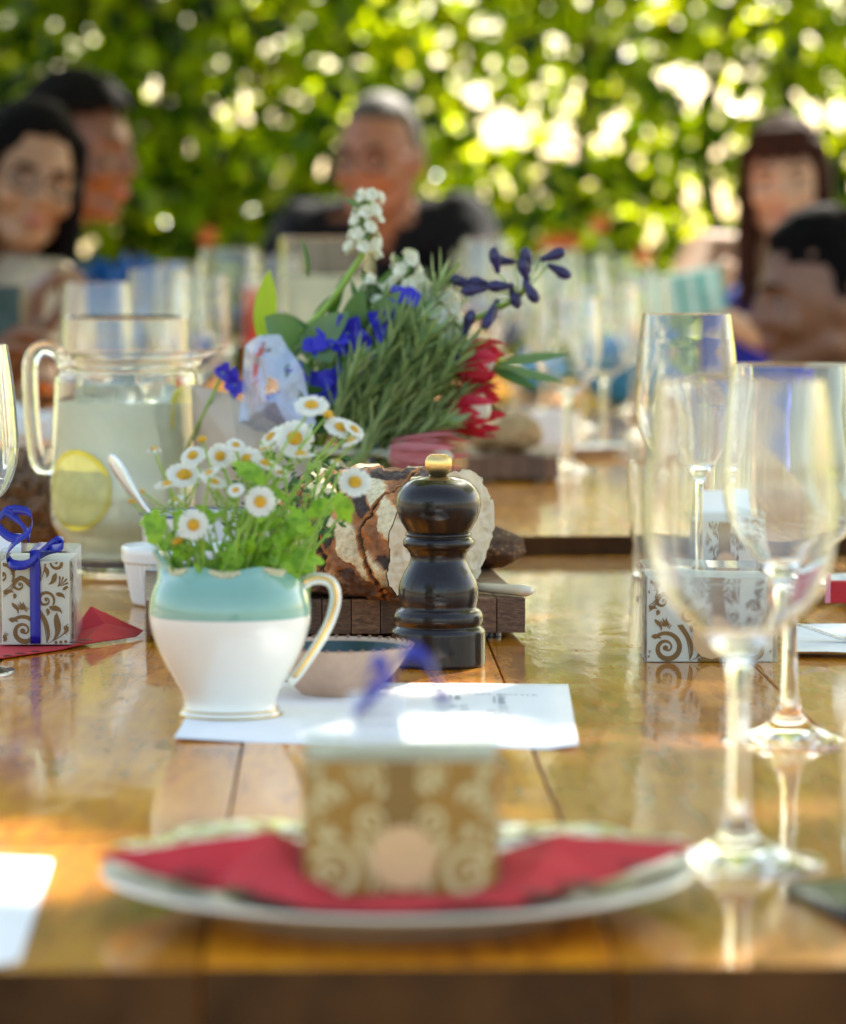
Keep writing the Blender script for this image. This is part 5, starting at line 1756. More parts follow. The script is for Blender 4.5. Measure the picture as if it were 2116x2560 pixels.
# ---------------------------------------------------------------- bouquet
BY = 2.66
def bouquet():
    rnd = random.Random(31)
    base = Vector((at(860, 1380, BY).x, BY, T))
    t = thing('bouquet', 'wrapped bouquet of red proteas, white stocks and blue delphiniums behind the bread', 'bouquet', base)
    def Q(px, py, dy=0.0): return at(px, py, BY + dy) - base
    k = kk(BY)
    # proteas
    def protea(px, py, d, L, R, mat, n=3, dy=0.0):
        p = Q(px, py, dy); d = Vector(d).normalized()
        x, y = frame_of(d)
        b = MB()
        rm = d.to_track_quat('Z', 'Y').to_matrix().to_4x4(); rm.translation = p
        b.lathe([(0, -L * .1), (R * .35, -L * .06), (R * .6, L * .12), (R * .62, L * .3), (R * .5, L * .6), (R * .2, L * .8), (0, L * .86)], 20, M=rm)
        b.tube([p - d * L * 1.6, p - d * L * .05], R * .18, 8)
        h = b.build('protea', M['grey_leaf'] if mat == 'x' else M['petal_cream'], t)
        for ring in range(n):
            m = 13
            for i in range(m):
                a = 2 * PI * (i + ring * .5) / m + rnd.uniform(-.05, .05)
                rv = x * math.cos(a) + y * math.sin(a)
                q = MB()
                q.add(*blade_vf(p + rv * R * (.42 + .1 * ring), (d + rv * (.40 - .12 * ring) + Vector((0, rnd.uniform(-.1, .1), rnd.uniform(-.1, .1)))).normalized(), L * (.70 + .14 * ring) * rnd.uniform(.82, 1.15), R * rnd.uniform(.26, .34), rv, rnd.uniform(.1, .45), 6, .35,
                                shape=lambda s: [0.5, .75, .95, 1.0, .95, .7, .2][min(6, int(s * 6 + .01))]))
                q.build('bract', M[mat], h)
    protea(1150, 905, (1, -.25, .0), 105 * k, 80 * k, 'petal_red', dy=-.01)
    protea(1135, 1020, (1, -.35, -.05), 115 * k, 90 * k, 'petal_red', dy=.0)
    protea(985, 1135, (1, -.3, -.03), 180 * k, 62 * k, 'petal_pink', dy=-.03)
    # needle-leaved sprigs
    def sprig(p0, p1, n=54, L=.030, mat='grey_leaf', w_=.0038):
        d = (p1 - p0); 
        mid = p0 + d * .5 + Vector((0, -.004, d.length * .06))
        c = curve_pts([tuple(p0), tuple(mid), tuple(p1)], 14)
        b = MB(); b.tube([V3(q) for q in c], [.0013 * (1 - .05 * i) for i in range(14)], 6)
        s = b.build('sprig', M['green_stem'], t)
        b = MB(); dn = d.normalized(); x, y = frame_of(dn)
        for i in range(n):
            q = c[min(13, int(13 * (i / n) ** .9))]; a = i * 2.4
            rv = x * math.cos(a) + y * math.sin(a)
            b.add(*blade_vf(V3(q), dn + rv * rnd.uniform(.35, .8), L * rnd.uniform(.7, 1.1), w_, rv, rnd.uniform(-.5, .2), 4, .2))
        b.build('needle_leaf', M[mat], s, kind='stuff')
    for (a, b_, c, d) in [(905, 1150, 1080, 820), (880, 1120, 1000, 800), (925, 1170, 1150, 900), (935, 1180, 1180, 960), (900, 1190, 1130, 1050), (870, 1060, 960, 760),
                          (930, 1120, 1120, 860), (860, 1180, 1060, 1000), (900, 1100, 1040, 900), (890, 1170, 1010, 930), (930, 1060, 1080, 760), (980, 1100, 1170, 860), (960, 1000, 1110, 700), (820, 1080, 900, 900), (850, 1120, 930, 960), (910, 960, 1050, 800)]:
        sprig(Q(a, b_, rnd.uniform(-.04, .0)), Q(c, d, rnd.uniform(-.05, .0)))
    # white stocks
    def stock(p0, p1, p2, n, lab=None, r0=.011):
        c = curve_pts([tuple(p0), tuple(p0 * .5 + p1 * .5 + Vector((.004, 0, -.004))), tuple(p1)], 14)
        b = MB(); b.tube([V3(q) for q in c] + [p2], [.0024] * 14 + [.0012], 8)
        s = b.build('stock_flower', M['green_stem'], t)
        for i in range(n):
            u = i / (n - 1)
            pc = p1 * (1 - u) + p2 * u
            a = i * 2.4; r = r0 * (1 - .35 * u)
            pp = pc + Vector((math.cos(a) * r, math.sin(a) * r * .8 - .003, rnd.uniform(-.003, .003)))
            q = MB()
            out = Vector((math.cos(a), math.sin(a) - .5, .5)).normalized()
            x, y = frame_of(out)
            for j in range(7):
                aa = j * 2 * PI / 7
                rv = x * math.cos(aa) + y * math.sin(aa)
                q.add(*blade_vf(pp + out * rnd.uniform(-.001, .002), (rv + out * rnd.uniform(.1, .9)).normalized(), r0 * .62, r0 * .62, out, rnd.uniform(.2, 1), 3, .3))
            q.build('floret', M['petal_cream'], s)
        q = MB()
        for i in range(7):
            u = rnd.random() * .8; pc = p1 * (1 - u) + p2 * u
            q.add(*blade_vf(pc, (rnd.uniform(-1, .3), -.6, rnd.uniform(0, 1)), rnd.uniform(.012, .022), .006, (0, -1, .3), .6, 4, .2))
        q.build('calyx_leaf', M['broad_leaf'], s)
    stock(Q(690, 880), Q(905, 640), Q(925, 482), 24, r0=.0100)
    stock(Q(900, 850), Q(1020, 730), Q(1015, 650), 12, r0=.011)
    stock(Q(950, 900), Q(1090, 800), Q(1095, 730), 13, r0=.014)
    stock(Q(940, 940), Q(1115, 850), Q(1115, 800), 8, r0=.010)
    stock(Q(880, 870), Q(945, 760), Q(935, 700), 8, r0=.009)
    stock(Q(1040, 1120), Q(1120, 1080), Q(1128, 1020), 7, r0=.009)
    # delphiniums
    def delph(px, py, s, dy=-.02):
        p = Q(px, py, dy)
        b = MB()
        n0 = Vector((rnd.uniform(-.5, .5), -1, rnd.uniform(-.1, .6))).normalized(); x, y = frame_of(n0)
        for j in range(5):
            aa = j * 2 * PI / 5 + rnd.random()
            rv = x * math.cos(aa) + y * math.sin(aa)
            b.add(*blade_vf(p, (rv + n0 * rnd.uniform(0, .6)).normalized(), s * 1.0 * rnd.uniform(.75, 1.15), s * .8, n0, rnd.uniform(-.2, .8), 4, .3))
        o = b.build('delphinium_flower', M['petal_blue'], t)
        b = MB(); b.tube([p + Vector((0, .0, 0)), p + Vector((-.01, .01, -.02)), p + Vector((-.03, .02, -.06))], .0012, 5); b.build('stalk', M['green_stem'], o)
    for (x, y, s) in [(825, 840, 17), (870, 830, 14), (900, 870, 15), (935, 800, 10), (960, 830, 10), (790, 865, 12), (840, 960, 18), (800, 975, 16), (868, 975, 12), (700, 1025, 18), (670, 1045, 12),
                      (590, 960, 12), (900, 905, 12), (1018, 745, 13), (740, 940, 12), (985, 790, 10), (920, 1130, 12), (560, 930, 9), (870, 905, 13)]:
        delph(x, y, s / 1000)
    # broad leaves
    for (x0, y0, x1, y1, w_, mt) in [(740, 870, 680, 800, .030, 'broad_leaf'), (760, 890, 850, 790, .026, 'broad_leaf'), (700, 900, 760, 960, .026, 'broad_leaf'), (820, 1000, 880, 930, .03, 'dark_leaf'), (780, 1040, 860, 1060, .03, 'dark_leaf'),
                                 (655, 850, 672, 700, .017, 'lime_leaf'), (870, 840, 900, 740, .018, 'broad_leaf'), (905, 830, 985, 740, .016, 'broad_leaf'), (760, 830, 820, 890, .022, 'broad_leaf'), (880, 1060, 960, 990, .03, 'dark_leaf'),
                                 (1250, 910, 1400, 880, .008, 'broad_leaf'), (1240, 920, 1390, 945, .008, 'broad_leaf'), (1230, 925, 1330, 960, .008, 'dark_leaf'), (940, 1010, 870, 900, .026, 'dark_leaf'), (830, 1060, 770, 980, .03, 'dark_leaf'), (980, 860, 1060, 760, .016, 'broad_leaf')]:
        p0, p1 = Q(x0, y0, -.01), Q(x1, y1, -.03)
        b = MB(); b.add(*blade_vf(p0, p1 - p0, (p1 - p0).length * 1.1, w_, (rnd.uniform(-.4, .4), -1, .4), .35, 8, .22)); b.build('leaf', M[mt], t)
    # inner mass of green
    b = MB()
    for i in range(170):
        p = Q(rnd.gauss(920, 100), rnd.gauss(960, 95), rnd.uniform(-.01, .05))
        b.add(*blade_vf(p, (rnd.uniform(-.6, 1), -.2, rnd.uniform(-.3, 1)), rnd.uniform(.02, .045), rnd.uniform(.005, .010), (rnd.uniform(-1, 1), -1, .4), .5, 4, .2))
    b.build('filler_leaf', M['dark_leaf'], t, kind='stuff')
    # agapanthus
    hub = Q(1265, 790, -.02)
    hub = Q(1300, 745, -.02)
    b = MB(); c = curve_pts([tuple(Q(980, 960)), tuple(Q(1130, 830)), tuple(hub)], 14)
    b.tube([V3(q) for q in c], .0022, 7); ag = b.build('agapanthus', M['green_stem'], t)
    for (x, y, dx, dy_) in [(1240, 655, -.2, 1), (1260, 652, -.9, .1), (1318, 655, -.2, 1), (1312, 680, -.3, 1), (1395, 675, .9, -.5), (1325, 725, .5, -.8), (1285, 735, .3, -1), (1255, 715, -1, .0), (1235, 775, -.4, -1), (1190, 725, -1, -.1), (1150, 845, -.3, -1), (1170, 810, .3, 1),
                            (1160, 705, -1, .3), (1205, 708, -1, .2), (1380, 640, 1, .4), (1140, 870, -.1, -1), (1225, 790, -.4, -1)]:
        p = Q(x, y, -.025 + rnd.uniform(-.01, .01)); d = Vector((dx, -.1, dy_)).normalized()
        rm = d.to_track_quat('Z', 'Y').to_matrix().to_4x4(); rm.translation = p
        q = MB(); q.lathe([(0, -.009), (.0018, -.008), (.0034, -.001), (.0046, .004), (.0036, .009), (0, .0115)], 12, M=rm)
        o = q.build('bud', M['bud_violet'], ag)
        q = MB(); q.tube([hub if x > 1180 else Q(1130, 800), p - d * .008], .0007, 5); q.build('stalk', M['green_stem'], ag)
    # kraft paper and cellophane
    pk_ = [Q(470, 1010, -.02), Q(560, 1010, -.05), Q(700, 1100, -.06), Q(780, 1190, -.05), Q(760, 1330, -.04), Q(560, 1330, -.05), Q(470, 1200, -.03), Q(585, 1130, -.075)]
    pk_ = [Q(480, 960, .01), Q(575, 985, -.02), Q(690, 1060, -.03), Q(800, 1170, -.02), Q(800, 1380, -.02), Q(600, 1385, -.03), Q(490, 1300, .0), Q(600, 1150, -.05)]
    bm = bmesh.new(); vs = [bm.verts.new(p) for p in pk_]
    for f in [(0, 1, 7), (1, 2, 7), (2, 3, 7), (3, 4, 7), (4, 5, 7), (5, 6, 7), (6, 0, 7)]: bm.faces.new([vs[i] for i in f])
    for _ in range(4): bmesh.ops.subdivide_edges(bm, edges=bm.edges[:], cuts=1, use_grid_fill=True)
    for q in bm.verts: q.co.y += noise.noise(q.co * 30) * .006 + noise.noise(q.co * 90) * .002
    me = bpy.data.meshes.new('kraft_wrap'); bm.to_mesh(me); bm.free(); me.materials.append(M['kraft'])
    o = bpy.data.objects.new('kraft_wrap', me); link(o, t); md = o.modifiers.new('s', 'SOLIDIFY'); md.thickness = .0004
    pk_ = [Q(600, 1060, -.03), Q(612, 870, -.04), Q(655, 838, -.05), Q(700, 845, -.05), Q(760, 930, -.05), Q(790, 1060, -.05), Q(760, 1110, -.06), Q(680, 1000, -.085), Q(660, 900, -.075)]
    bm = bmesh.new(); vs = [bm.verts.new(p) for p in pk_]
    for f in [(0, 1, 8), (0, 8, 7), (1, 2, 8), (2, 3, 8), (3, 4, 7, 8), (4, 5, 7), (5, 6, 7), (6, 0, 7)]: bm.faces.new([vs[i] for i in f])
    bmesh.ops.triangulate(bm, faces=bm.faces[:])
    for _ in range(3): bmesh.ops.subdivide_edges(bm, edges=bm.edges[:], cuts=1, use_grid_fill=True)
    for q in bm.verts: q.co += Vector((0, noise.noise(q.co * 45) * .014, noise.noise(q.co * 60 + Vector((4, 4, 4))) * .004))
    me = bpy.data.meshes.new('cellophane'); bm.to_mesh(me); bm.free(); me.materials.append(M['cello'])
    o = bpy.data.objects.new('cellophane', me); link(o, t); md = o.modifiers.new('s', 'SOLIDIFY'); md.thickness = .0002
    # low glass bowl that carries it, hidden by the loaf
    v = thing('vase', 'low glass vase under the wrapped bouquet behind the bread', 'vase', base)
    b = MB(); b.lathe([(0, 0), (.05, 0), (.055, .004), (.06, .06), (.058, .06), (.052, .008), (0, .008)], 40); b.build('glass', M['glass'], v)
bouquet()
# ---------------------------------------------------------------- far table things
random.seed(6)
ONFAR = H2
board('cutting_board', 'second block board farther down the table beneath the round bread roll', (1170, 1206), (1400, 1206), 0.20, 0.026, 6, 7, hbase=ONFAR)
def farpt(px, py): return tab(px, py, ONFAR)
c = at(1285, 1130, 3.62); c.z = T + ONFAR + 0.026
bread_chunk('bread_roll', 'golden round bread roll on the far board right of the red proteas', c, (0.030, 0.026, 0.019), 11, cat='bread roll')
c = at(1215, 1130, 3.66); c.z = T + ONFAR + 0.026
bread_chunk('bread_roll', 'pale bread piece at the left of the far round roll', c, (0.018, 0.02, 0.013), 12, cat='bread roll')
def far_bowl(px, py, label, rpx, top, name='bowl'):
    P = farpt(px, py); k = kk(P.y)
    t = thing(name, label, 'bowl', P)
    h = (py - top) * k; r = rpx * k
    b = MB(); b.lathe([(0, 0), (r * .6, 0), (r * .66, .004), (r * .9, h * .4), (r, h), (r * .96, h), (r * .86, h * .42), (r * .5, .007), (0, .006)], 40)
    b.build('body', M['porcelain'], t)
    return t
far_bowl(1385, 1150, 'white bowl behind the far bread roll', 66, 1030)
def far_dish():
    P = farpt(1470, 1150)
    t, _ = plate(1470, 1135, ONFAR, 'pale plate under the tall far glasses right of centre', R=0.052, hgt=0.010)
far_dish()
def fg(px, by, rim_y, rb_px, rr_px, label, X=0):
    P = farpt(px, by); k = kk(P.y)
    return wine_glass(px, by, label, (by - rim_y) * k, rb_px * k, rr_px * k, ONFAR, 'wine glasses along the far table', 40)
fg(245, 1165, 708, 90, 80, 'far wine glass standing directly behind the lemonade pitcher')
fg(400, 1130, 674, 82, 74, 'far wine glass right of the one directly behind the pitcher')
fg(455, 1075, 655, 66, 60, 'far wine glass third from the left behind the pitcher')
fg(575, 1060, 622, 80, 72, 'tall far wine glass just left of the red candle')
fg(1512, 1128, 712, 88, 78, 'far wine glass right of the white bowl, nearest of the far right cluster')
fg(1456, 1075, 640, 72, 50, 'tallest narrow far glass left of the nearest far right one')
fg(1360, 1040, 640, 68, 56, 'far wine glass behind the violet agapanthus buds')
fg(1215, 1040, 598, 70, 60, 'far wine glass directly right of the black shirted man')
fg(1610, 1090, 690, 60, 54, 'far wine glass farthest to the right by the blue wrap')
carafe(318, 1300, ONFAR, 160, 790, 'tall clear glass jar of water behind the lemonade pitcher', None)
carafe(815, 1085, ONFAR, 118, 592, 'large glass jar of pale lemonade in front of the black shirted man', 0.80)
fg(1290, 1100, 668, 66, 58, 'far wine glass between the agapanthus buds and the man')
fg(1420, 1180, 745, 84, 72, 'far wine glass standing by the white bowl, lowest rim of the right cluster')
fg(1585, 1030, 668, 58, 50, 'far wine glass before the teal present')
fg(1180, 985, 628, 54, 48, 'small far wine glass close to the man\'s left arm')
fg(690, 1000, 640, 56, 50, 'far wine glass half hidden by the lime green leaf')
fg(500, 1130, 690, 78, 70, 'far wine glass behind the pouring lip of the pitcher')
fg(1400, 985, 622, 52, 46, 'far wine glass in front of the orange blooms')
fg(1540, 960, 640, 48, 44, 'smallest far wine glass at the end of the table on the right')
def candle():
    P = farpt(634, 1060); k = kk(P.y)
    t = thing('pillar_candle', 'slim red candle with pale top behind the lime green leaf', 'candle', P)
    b = MB(); r = 23 * k; h = (1060 - 722) * k
    b.lathe([(0, 0), (r, 0), (r, h), (r * .96, h + .001), (0, h)], 24); b.build('wax', M['redcandle'], t)
    b = MB(); h2 = (1060 - 695) * k
    b.lathe([(0, h), (r * .9, h + 0.0005), (r * .9, h2), (0, h2)], 24); b.build('cap', M['card_white'], t)
candle()
def crumpled(name, label, cat, c, size, mat, seed, rough=0.28, flat=0.0, part='paper'):
    t = thing(name, label, cat, c)
    bm = bmesh.new(); bmesh.ops.create_icosphere(bm, subdivisions=5, radius=1)
    v = []
    for q in bm.verts:
        d = q.co.copy()
        n = noise.cell(d * 3.1 + Vector((seed, 0, 0))) * .35 + abs(noise.noise(d * 3.7 + Vector((seed, 1, 0)))) * 1.1 + abs(noise.noise(d * 9 + Vector((0, seed, 0)))) * .4
        r = 1 - rough * n
        p = Vector((d.x * size[0] * r, d.y * size[1] * r, (d.z + 1) * size[2] * r))
        v.append(p)
    bm.verts.index_update(); f = [tuple(x.index for x in q.verts) for q in bm.faces]; bm.free()
    mesh_obj(part, v, f, mat, t, smooth=False)
    return t
def gift_bag(px, by, top_y, wpx, label):
    P = farpt(px, by); k = kk(P.y); w_ = wpx * k / 2; h = (by - top_y) * k * .62
    t = thing('gift_bag', label, 'gift bag', P)
    b = MB(); b.box(-w_ * .55, w_ * .55, -.03, .03, 0, h, .002); b.build('bag', M['bluewrap'], t, smooth=False)
    rnd = random.Random(px)
    b = MB()
    for i in range(90):
        x = rnd.uniform(-w_, w_); a = rnd.uniform(-1, 1)
        b.add(*blade_vf((x * .55, rnd.uniform(-.02, .02), h * .92), (x / w_ * .9, a * .4, 1), (by - top_y) * k * .38 * rnd.uniform(.7, 1.05), .034, (rnd.uniform(-1, 1), -1, .3), rnd.uniform(-.5, 1), 5, .5))
    b.build('tissue_paper', M['bluewrap'], t, smooth=False, kind='stuff')
    return t
gift_bag(285, 1000, 612, 290, 'blue gift bag with ruffled blue tissue at the far left of the table')
def napkin_fan(px, by, w_, h, label, mat, seed):
    P = farpt(px, by); k = kk(P.y)
    return crumpled('wrapped_parcel', label, 'parcel', P, (w_ * k / 2, .04, h * k / 2), mat, seed)
napkin_fan(1340, 985, 170, 100, 'light blue crumpled paper behind the green sprig right of the proteas', M['skyblue'], 3)
napkin_fan(1545, 1010, 190, 190, 'light blue crumpled wrapping among the far right glasses', M['skyblue'], 8)
napkin_fan(1650, 1040, 120, 130, 'dark blue crumpled wrapping right of the light blue one', M['bluewrap'], 5)
napkin_fan(520, 960, 90, 130, 'dark blue crumpled wrapping behind the pitcher and left glasses', M['bluewrap'], 9)
P = tab(20, 1395)
crumpled('paper_bag', 'crumpled brown paper bag at the left behind the ribboned gift box', 'paper bag', P, (.062, .05, .042), M['paperbag'], 2)
P = farpt(30, 1130)
t = crumpled('napkin', 'crumpled white napkin at the left edge behind the brown paper bag', 'napkin', P, (.055, .04, .028), M['napkin_white'], 4, part='cloth')

# ---------------------------------------------------------------- people
def capsule(mb, a, ra, b, rb, n=14):
    a = Vector(a); b = Vector(b)
    d = b - a; L = d.length
    pts = []; rs = []
    dn = d.normalized() if L > 1e-6 else Vector((0, 0, 1))
    for q in (-1.0, -.85, -.5, 0): pts.append(a + dn * ra * q); rs.append(max(ra * math.sqrt(max(0, 1 - q * q)), ra * .05))
    for q in (0.33, 0.66): pts.append(a + d * q); rs.append(ra * (1 - q) + rb * q)
    for q in (0, .5, .85, 1.0): pts.append(b + dn * rb * q); rs.append(max(rb * math.sqrt(max(0, 1 - q * q)), rb * .05))
    mb.tube(pts, rs, n)
def ell(mb, c, r, Mx=None, n=18):
    v, f = ball_vf((0, 0, 0), r, n)
    Mt = Matrix.Translation(Vector(c)) @ (Mx.to_4x4() if Mx is not None else Matrix.Identity(4))
    mb.add(v, f, M=Mt)
def head_parts(mb, HM_, s=1.0, child=0.0):
    """skull, jaw, nose, lips, ears in head space (face towards -y)"""
    sub = MB()
    v, f = ball_vf((0, 0, 0), (1, 1, 1), 40)
    out = []
    for p in v:
        x, y, z = p.x * .076, p.y * .094, p.z * .118
        if p.z < 0:
            t = -p.z
            x *= 1 - .30 * t ** 1.6
            if p.y > 0: y *= 1 - .45 * t
            else: y *= 1 - .04 * t
        elif p.z > .5: y *= 1.03
        for sx in (-1, 1):
            d2 = ((x - sx * .031) / .017) ** 2 + ((z - .006) / .013) ** 2
            if p.y < 0: y += .013 * math.exp(-d2)
        if p.y < 0:
            y += .006 * math.exp(-((z + .03) / .03) ** 2) * (1 - math.exp(-(x / .02) ** 2)) * .5
        out.append((x, y, z))
    sub.add(out, f)
    capsule(sub, (0, -.086, .020), .0085, (0, -.1035, -.022), .0105)
    for sx in (-1, 1):
        ell(sub, (sx * .012, -.096, -.029), (.009, .010, .008), n=10)
        capsule(sub, (sx * .012, -.087, .030), .008, (sx * .046, -.075, .027), .006, 10)
        ell(sub, (sx * .040, -.066, -.026), (.024, .022, .024), n=12)
        ell(sub, (sx * .078, .012, -.006), (.009, .020, .031), n=12)
    capsule(sub, (-.019, -.083, -.056), .0055, (.019, -.083, -.056), .0055, 10)
    ell(sub, (0, -.091, -.051), (.016, .009, .0065), n=12); ell(sub, (0, -.089, -.063), (.014, .009, .0065), n=12)
    ell(sub, (0, -.071, -.089), (.022, .017, .018), n=12)
    for sx in (-1, 1): capsule(sub, (sx * .048, -.005, -.058), .026, (sx * .012, -.062, -.088), .022, 12)
    mb.add(sub.v, sub.f, M=HM_)
def remesh_obj(mb, name, mat, voxel, parent, smooth_it=4):
    me = bpy.data.meshes.new(name)
    me.from_pydata([tuple(v) for v in mb.v], [], mb.f)
    o = bpy.data.objects.new(name, me); COL.objects.link(o)
    md = o.modifiers.new('r', 'REMESH'); md.mode = 'VOXEL'; md.voxel_size = voxel; md.use_smooth_shade = True
    ms = o.modifiers.new('s', 'SMOOTH'); ms.iterations = smooth_it; ms.factor = 0.5
    dg = bpy.context.evaluated_depsgraph_get()
    nm = bpy.data.meshes.new_from_object(o.evaluated_get(dg))
    o.modifiers.clear(); o.data = nm; nm.name = name
    nm.materials.clear(); nm.materials.append(mat)
    nm.polygons.foreach_set('use_smooth', [True] * len(nm.polygons))
    o.parent = parent
    return o
HEADS = {}
def clothes(body, pred, mat, name, parent, off=0.007, wr=0.006, sc=9):
    me = body.data
    me.update()
    hinv = HEADS[parent.name]
    idx = {}; v = []; f = []
    for p in me.polygons:
        c = p.center
        hc = hinv @ c
        if hc.z > -.122 and math.hypot(hc.x, hc.y + .02) < (.105 if hc.y < 0 else .085): continue
        if pred(c):
            q = []
            for i in p.vertices:
                if i not in idx:
                    co = me.vertices[i].co; no = me.vertices[i].normal
                    idx[i] = len(v)
                    v.append(co + no * (off + wr * max(-.4, noise.noise(co * sc)) + wr * .5 * noise.noise(co * sc * 2.6)))
                q.append(idx[i])
            f.append(q)
    o = mesh_obj(name, v, f, mat, parent)
    md = o.modifiers.new('s', 'SOLIDIFY'); md.thickness = .003; md.offset = -1
    return o
def hand_parts(mb, wrist, fwd, up, size=1.0, curl=0.5, thumb=1, spread=0.1, curls=None):
    """palm, four unequal fingers and a thumb; fwd = finger direction, up = back of the hand"""
    wrist = Vector(wrist); f = Vector(fwd).normalized(); u = Vector(up); u = (u - f * u.dot(f)).normalized(); s = f.cross(u) * thumb
    S = size
    for q in (-.024, -.009, .008, .024):
        capsule(mb, wrist + s * q * .8 * S, .015 * S, wrist + f * .080 * S + s * q * S * 1.15, .0125 * S, 10)
    tips = []
    for i, (off_, L, r) in enumerate(((.030, .072, .0092), (.010, .080, .0096), (-.010, .074, .0090), (-.029, .058, .0080))):
        base = wrist + f * .084 * S + s * off_ * S
        d = (f + s * (off_ * spread * 30)).normalized(); p = base; a = 0
        cu = curls[i] if curls else curl
        for j, frac in enumerate((.45, .32, .25)):
            a += cu * (0.7, .9, .6)[j]
            dd = d * math.cos(a) - u * math.sin(a)
            q = p + dd * L * frac * S
            capsule(mb, p, r * S * (1 - .08 * j), q, r * S * (.92 - .09 * j), 10)
            p = q
        tips.append(p)
    p = wrist + s * .030 * S + f * .02 * S
    q = p + (f * .6 + s * .65 - u * .35).normalized() * .040 * S; capsule(mb, p, .0145 * S, q, .0115 * S, 10)
    r_ = q + (f * .95 + s * .15 - u * .45).normalized() * .034 * S; capsule(mb, q, .0112 * S, r_, .0095 * S, 10)
    capsule(mb, r_, .0095 * S, r_ + (f * .9 - u * .5).normalized() * .020 * S, .0078 * S, 10)
    return tips
def hmat(pos, yaw, pitch=0, roll=0, s=1.0):
    """head matrix: yaw turns the face from -y (towards camera) to +x for positive yaw"""
    return Matrix.Translation(Vector(pos)) @ Euler((pitch, roll, yaw), 'XYZ').to_matrix().to_4x4() @ Matrix.Scale(s, 4)
def person(label, origin, hm, caps, ells, hands, skin, voxel=0.0075):
    t = thing('person', label, 'person', origin)
    o3 = Vector(origin)
    b = MB()
    R_ = lambda p: Vector(p) - o3
    for a, ra, c, rc in caps: capsule(b, R_(a), ra, R_(c), rc)
    for c, r in ells: ell(b, R_(c), r)
    hm2 = Matrix.Translation(-o3) @ hm
    HEADS[t.name] = hm2.inverted()
    head_parts(b, hm2)
    for h in hands: hand_parts(b, R_(h[0]), *h[1:])
    body = remesh_obj(b, 'body', skin, voxel, t)
    # facial features
    def feat(mb, name, mat, par=t): 
        q = mb.build(name, mat, par); q.matrix_local = hm2; return q
    for sx in (-1, 1):
        q = MB(); q.ball((sx * .031, -.070, .005), (.0120, .0115, .0075), 14); e = feat(q, 'eye', M['eye_white'])
        q = MB(); q.ball((sx * .031, -.0762, .005), (.0066, .0066, .0062), 12); q.build('iris', M['iris'], e)
        q = MB(); capsule(q, (sx * .014, -.0935, .023), .0028, (sx * .032, -.089, .0285), .0032, 8); capsule(q, (sx * .032, -.089, .0285), .0032, (sx * .050, -.079, .025), .0018, 8); feat(q, 'eyebrow', M['hair_black'])
    q = MB(); ell(q, (0, -.0895, -.0535), (.0185, .0085, .0042), n=12); ell(q, (0, -.0885, -.0600), (.0165, .0090, .0050), n=12); feat(q, 'lips', M['lips'])
    return t, body, hm2, feat
def cap_hair(hm2, t, mat, name='hair', thick=.007, line=.055, back=-.03, rough=.003, extra=None, vox=.006, side=.45):
    """hair cap following the skull"""
    b = MB()
    v, f = ball_vf((0, 0.004, 0.004), (.078 + thick, .096 + thick, .119 + thick), 40)
    keep = []
    for p in v:
        keep.append(p.z > line - (side * max(0, abs(p.x) - .038) if p.y < 0 else 0) + (.012 if abs(p.x) < .02 else 0) or (p.y > .0 and p.z > back + (.03 if p.y < .03 else 0)))
    # solid made of many small ellipsoids so the outline stays uneven
    rnd = random.Random(int(line * 1000) + len(name))
    for p, k_ in zip(v, keep):
        if k_ and rnd.random() < .85:
            d = p.normalized(); sm_ = .55 if (p.y < 0 and p.z < line + .02) else 1
            ell(b, p - d * (.006 + (.004 if sm_ < 1 else 0) - rnd.uniform(0, rough) * 1.2), ((.011 + rnd.uniform(0, rough)) * sm_, .012 * sm_, .010 * sm_), n=6)
    ell(b, (0, .012, .012), (.072, .088, .108), n=20)
    if extra: extra(b)
    q = remesh_obj(b, name, mat, vox, t, 2)
    q.matrix_local = hm2
    return q
def glasses(hm2, t):
    b = MB()
    for sx in (-1, 1):
        b.tube([(sx * .033 + .024 * math.cos(a), -.101 + .006 * abs(math.cos(a)) , .004 + .018 * math.sin(a)) for a in np.linspace(0, 2 * PI, 25)], .0024, 6)
        b.tube([(sx * .057, -.094, .008), (sx * .080, -.05, .010), (sx * .083, .01, .004)], .0012, 6)
    b.tube([(-.010, -.102, .008), (0, -.106, .010), (.010, -.102, .008)], .0012, 6)
    q = b.build('eyeglasses', M['black_plastic'], t); q.matrix_local = hm2


TBL = T + H2
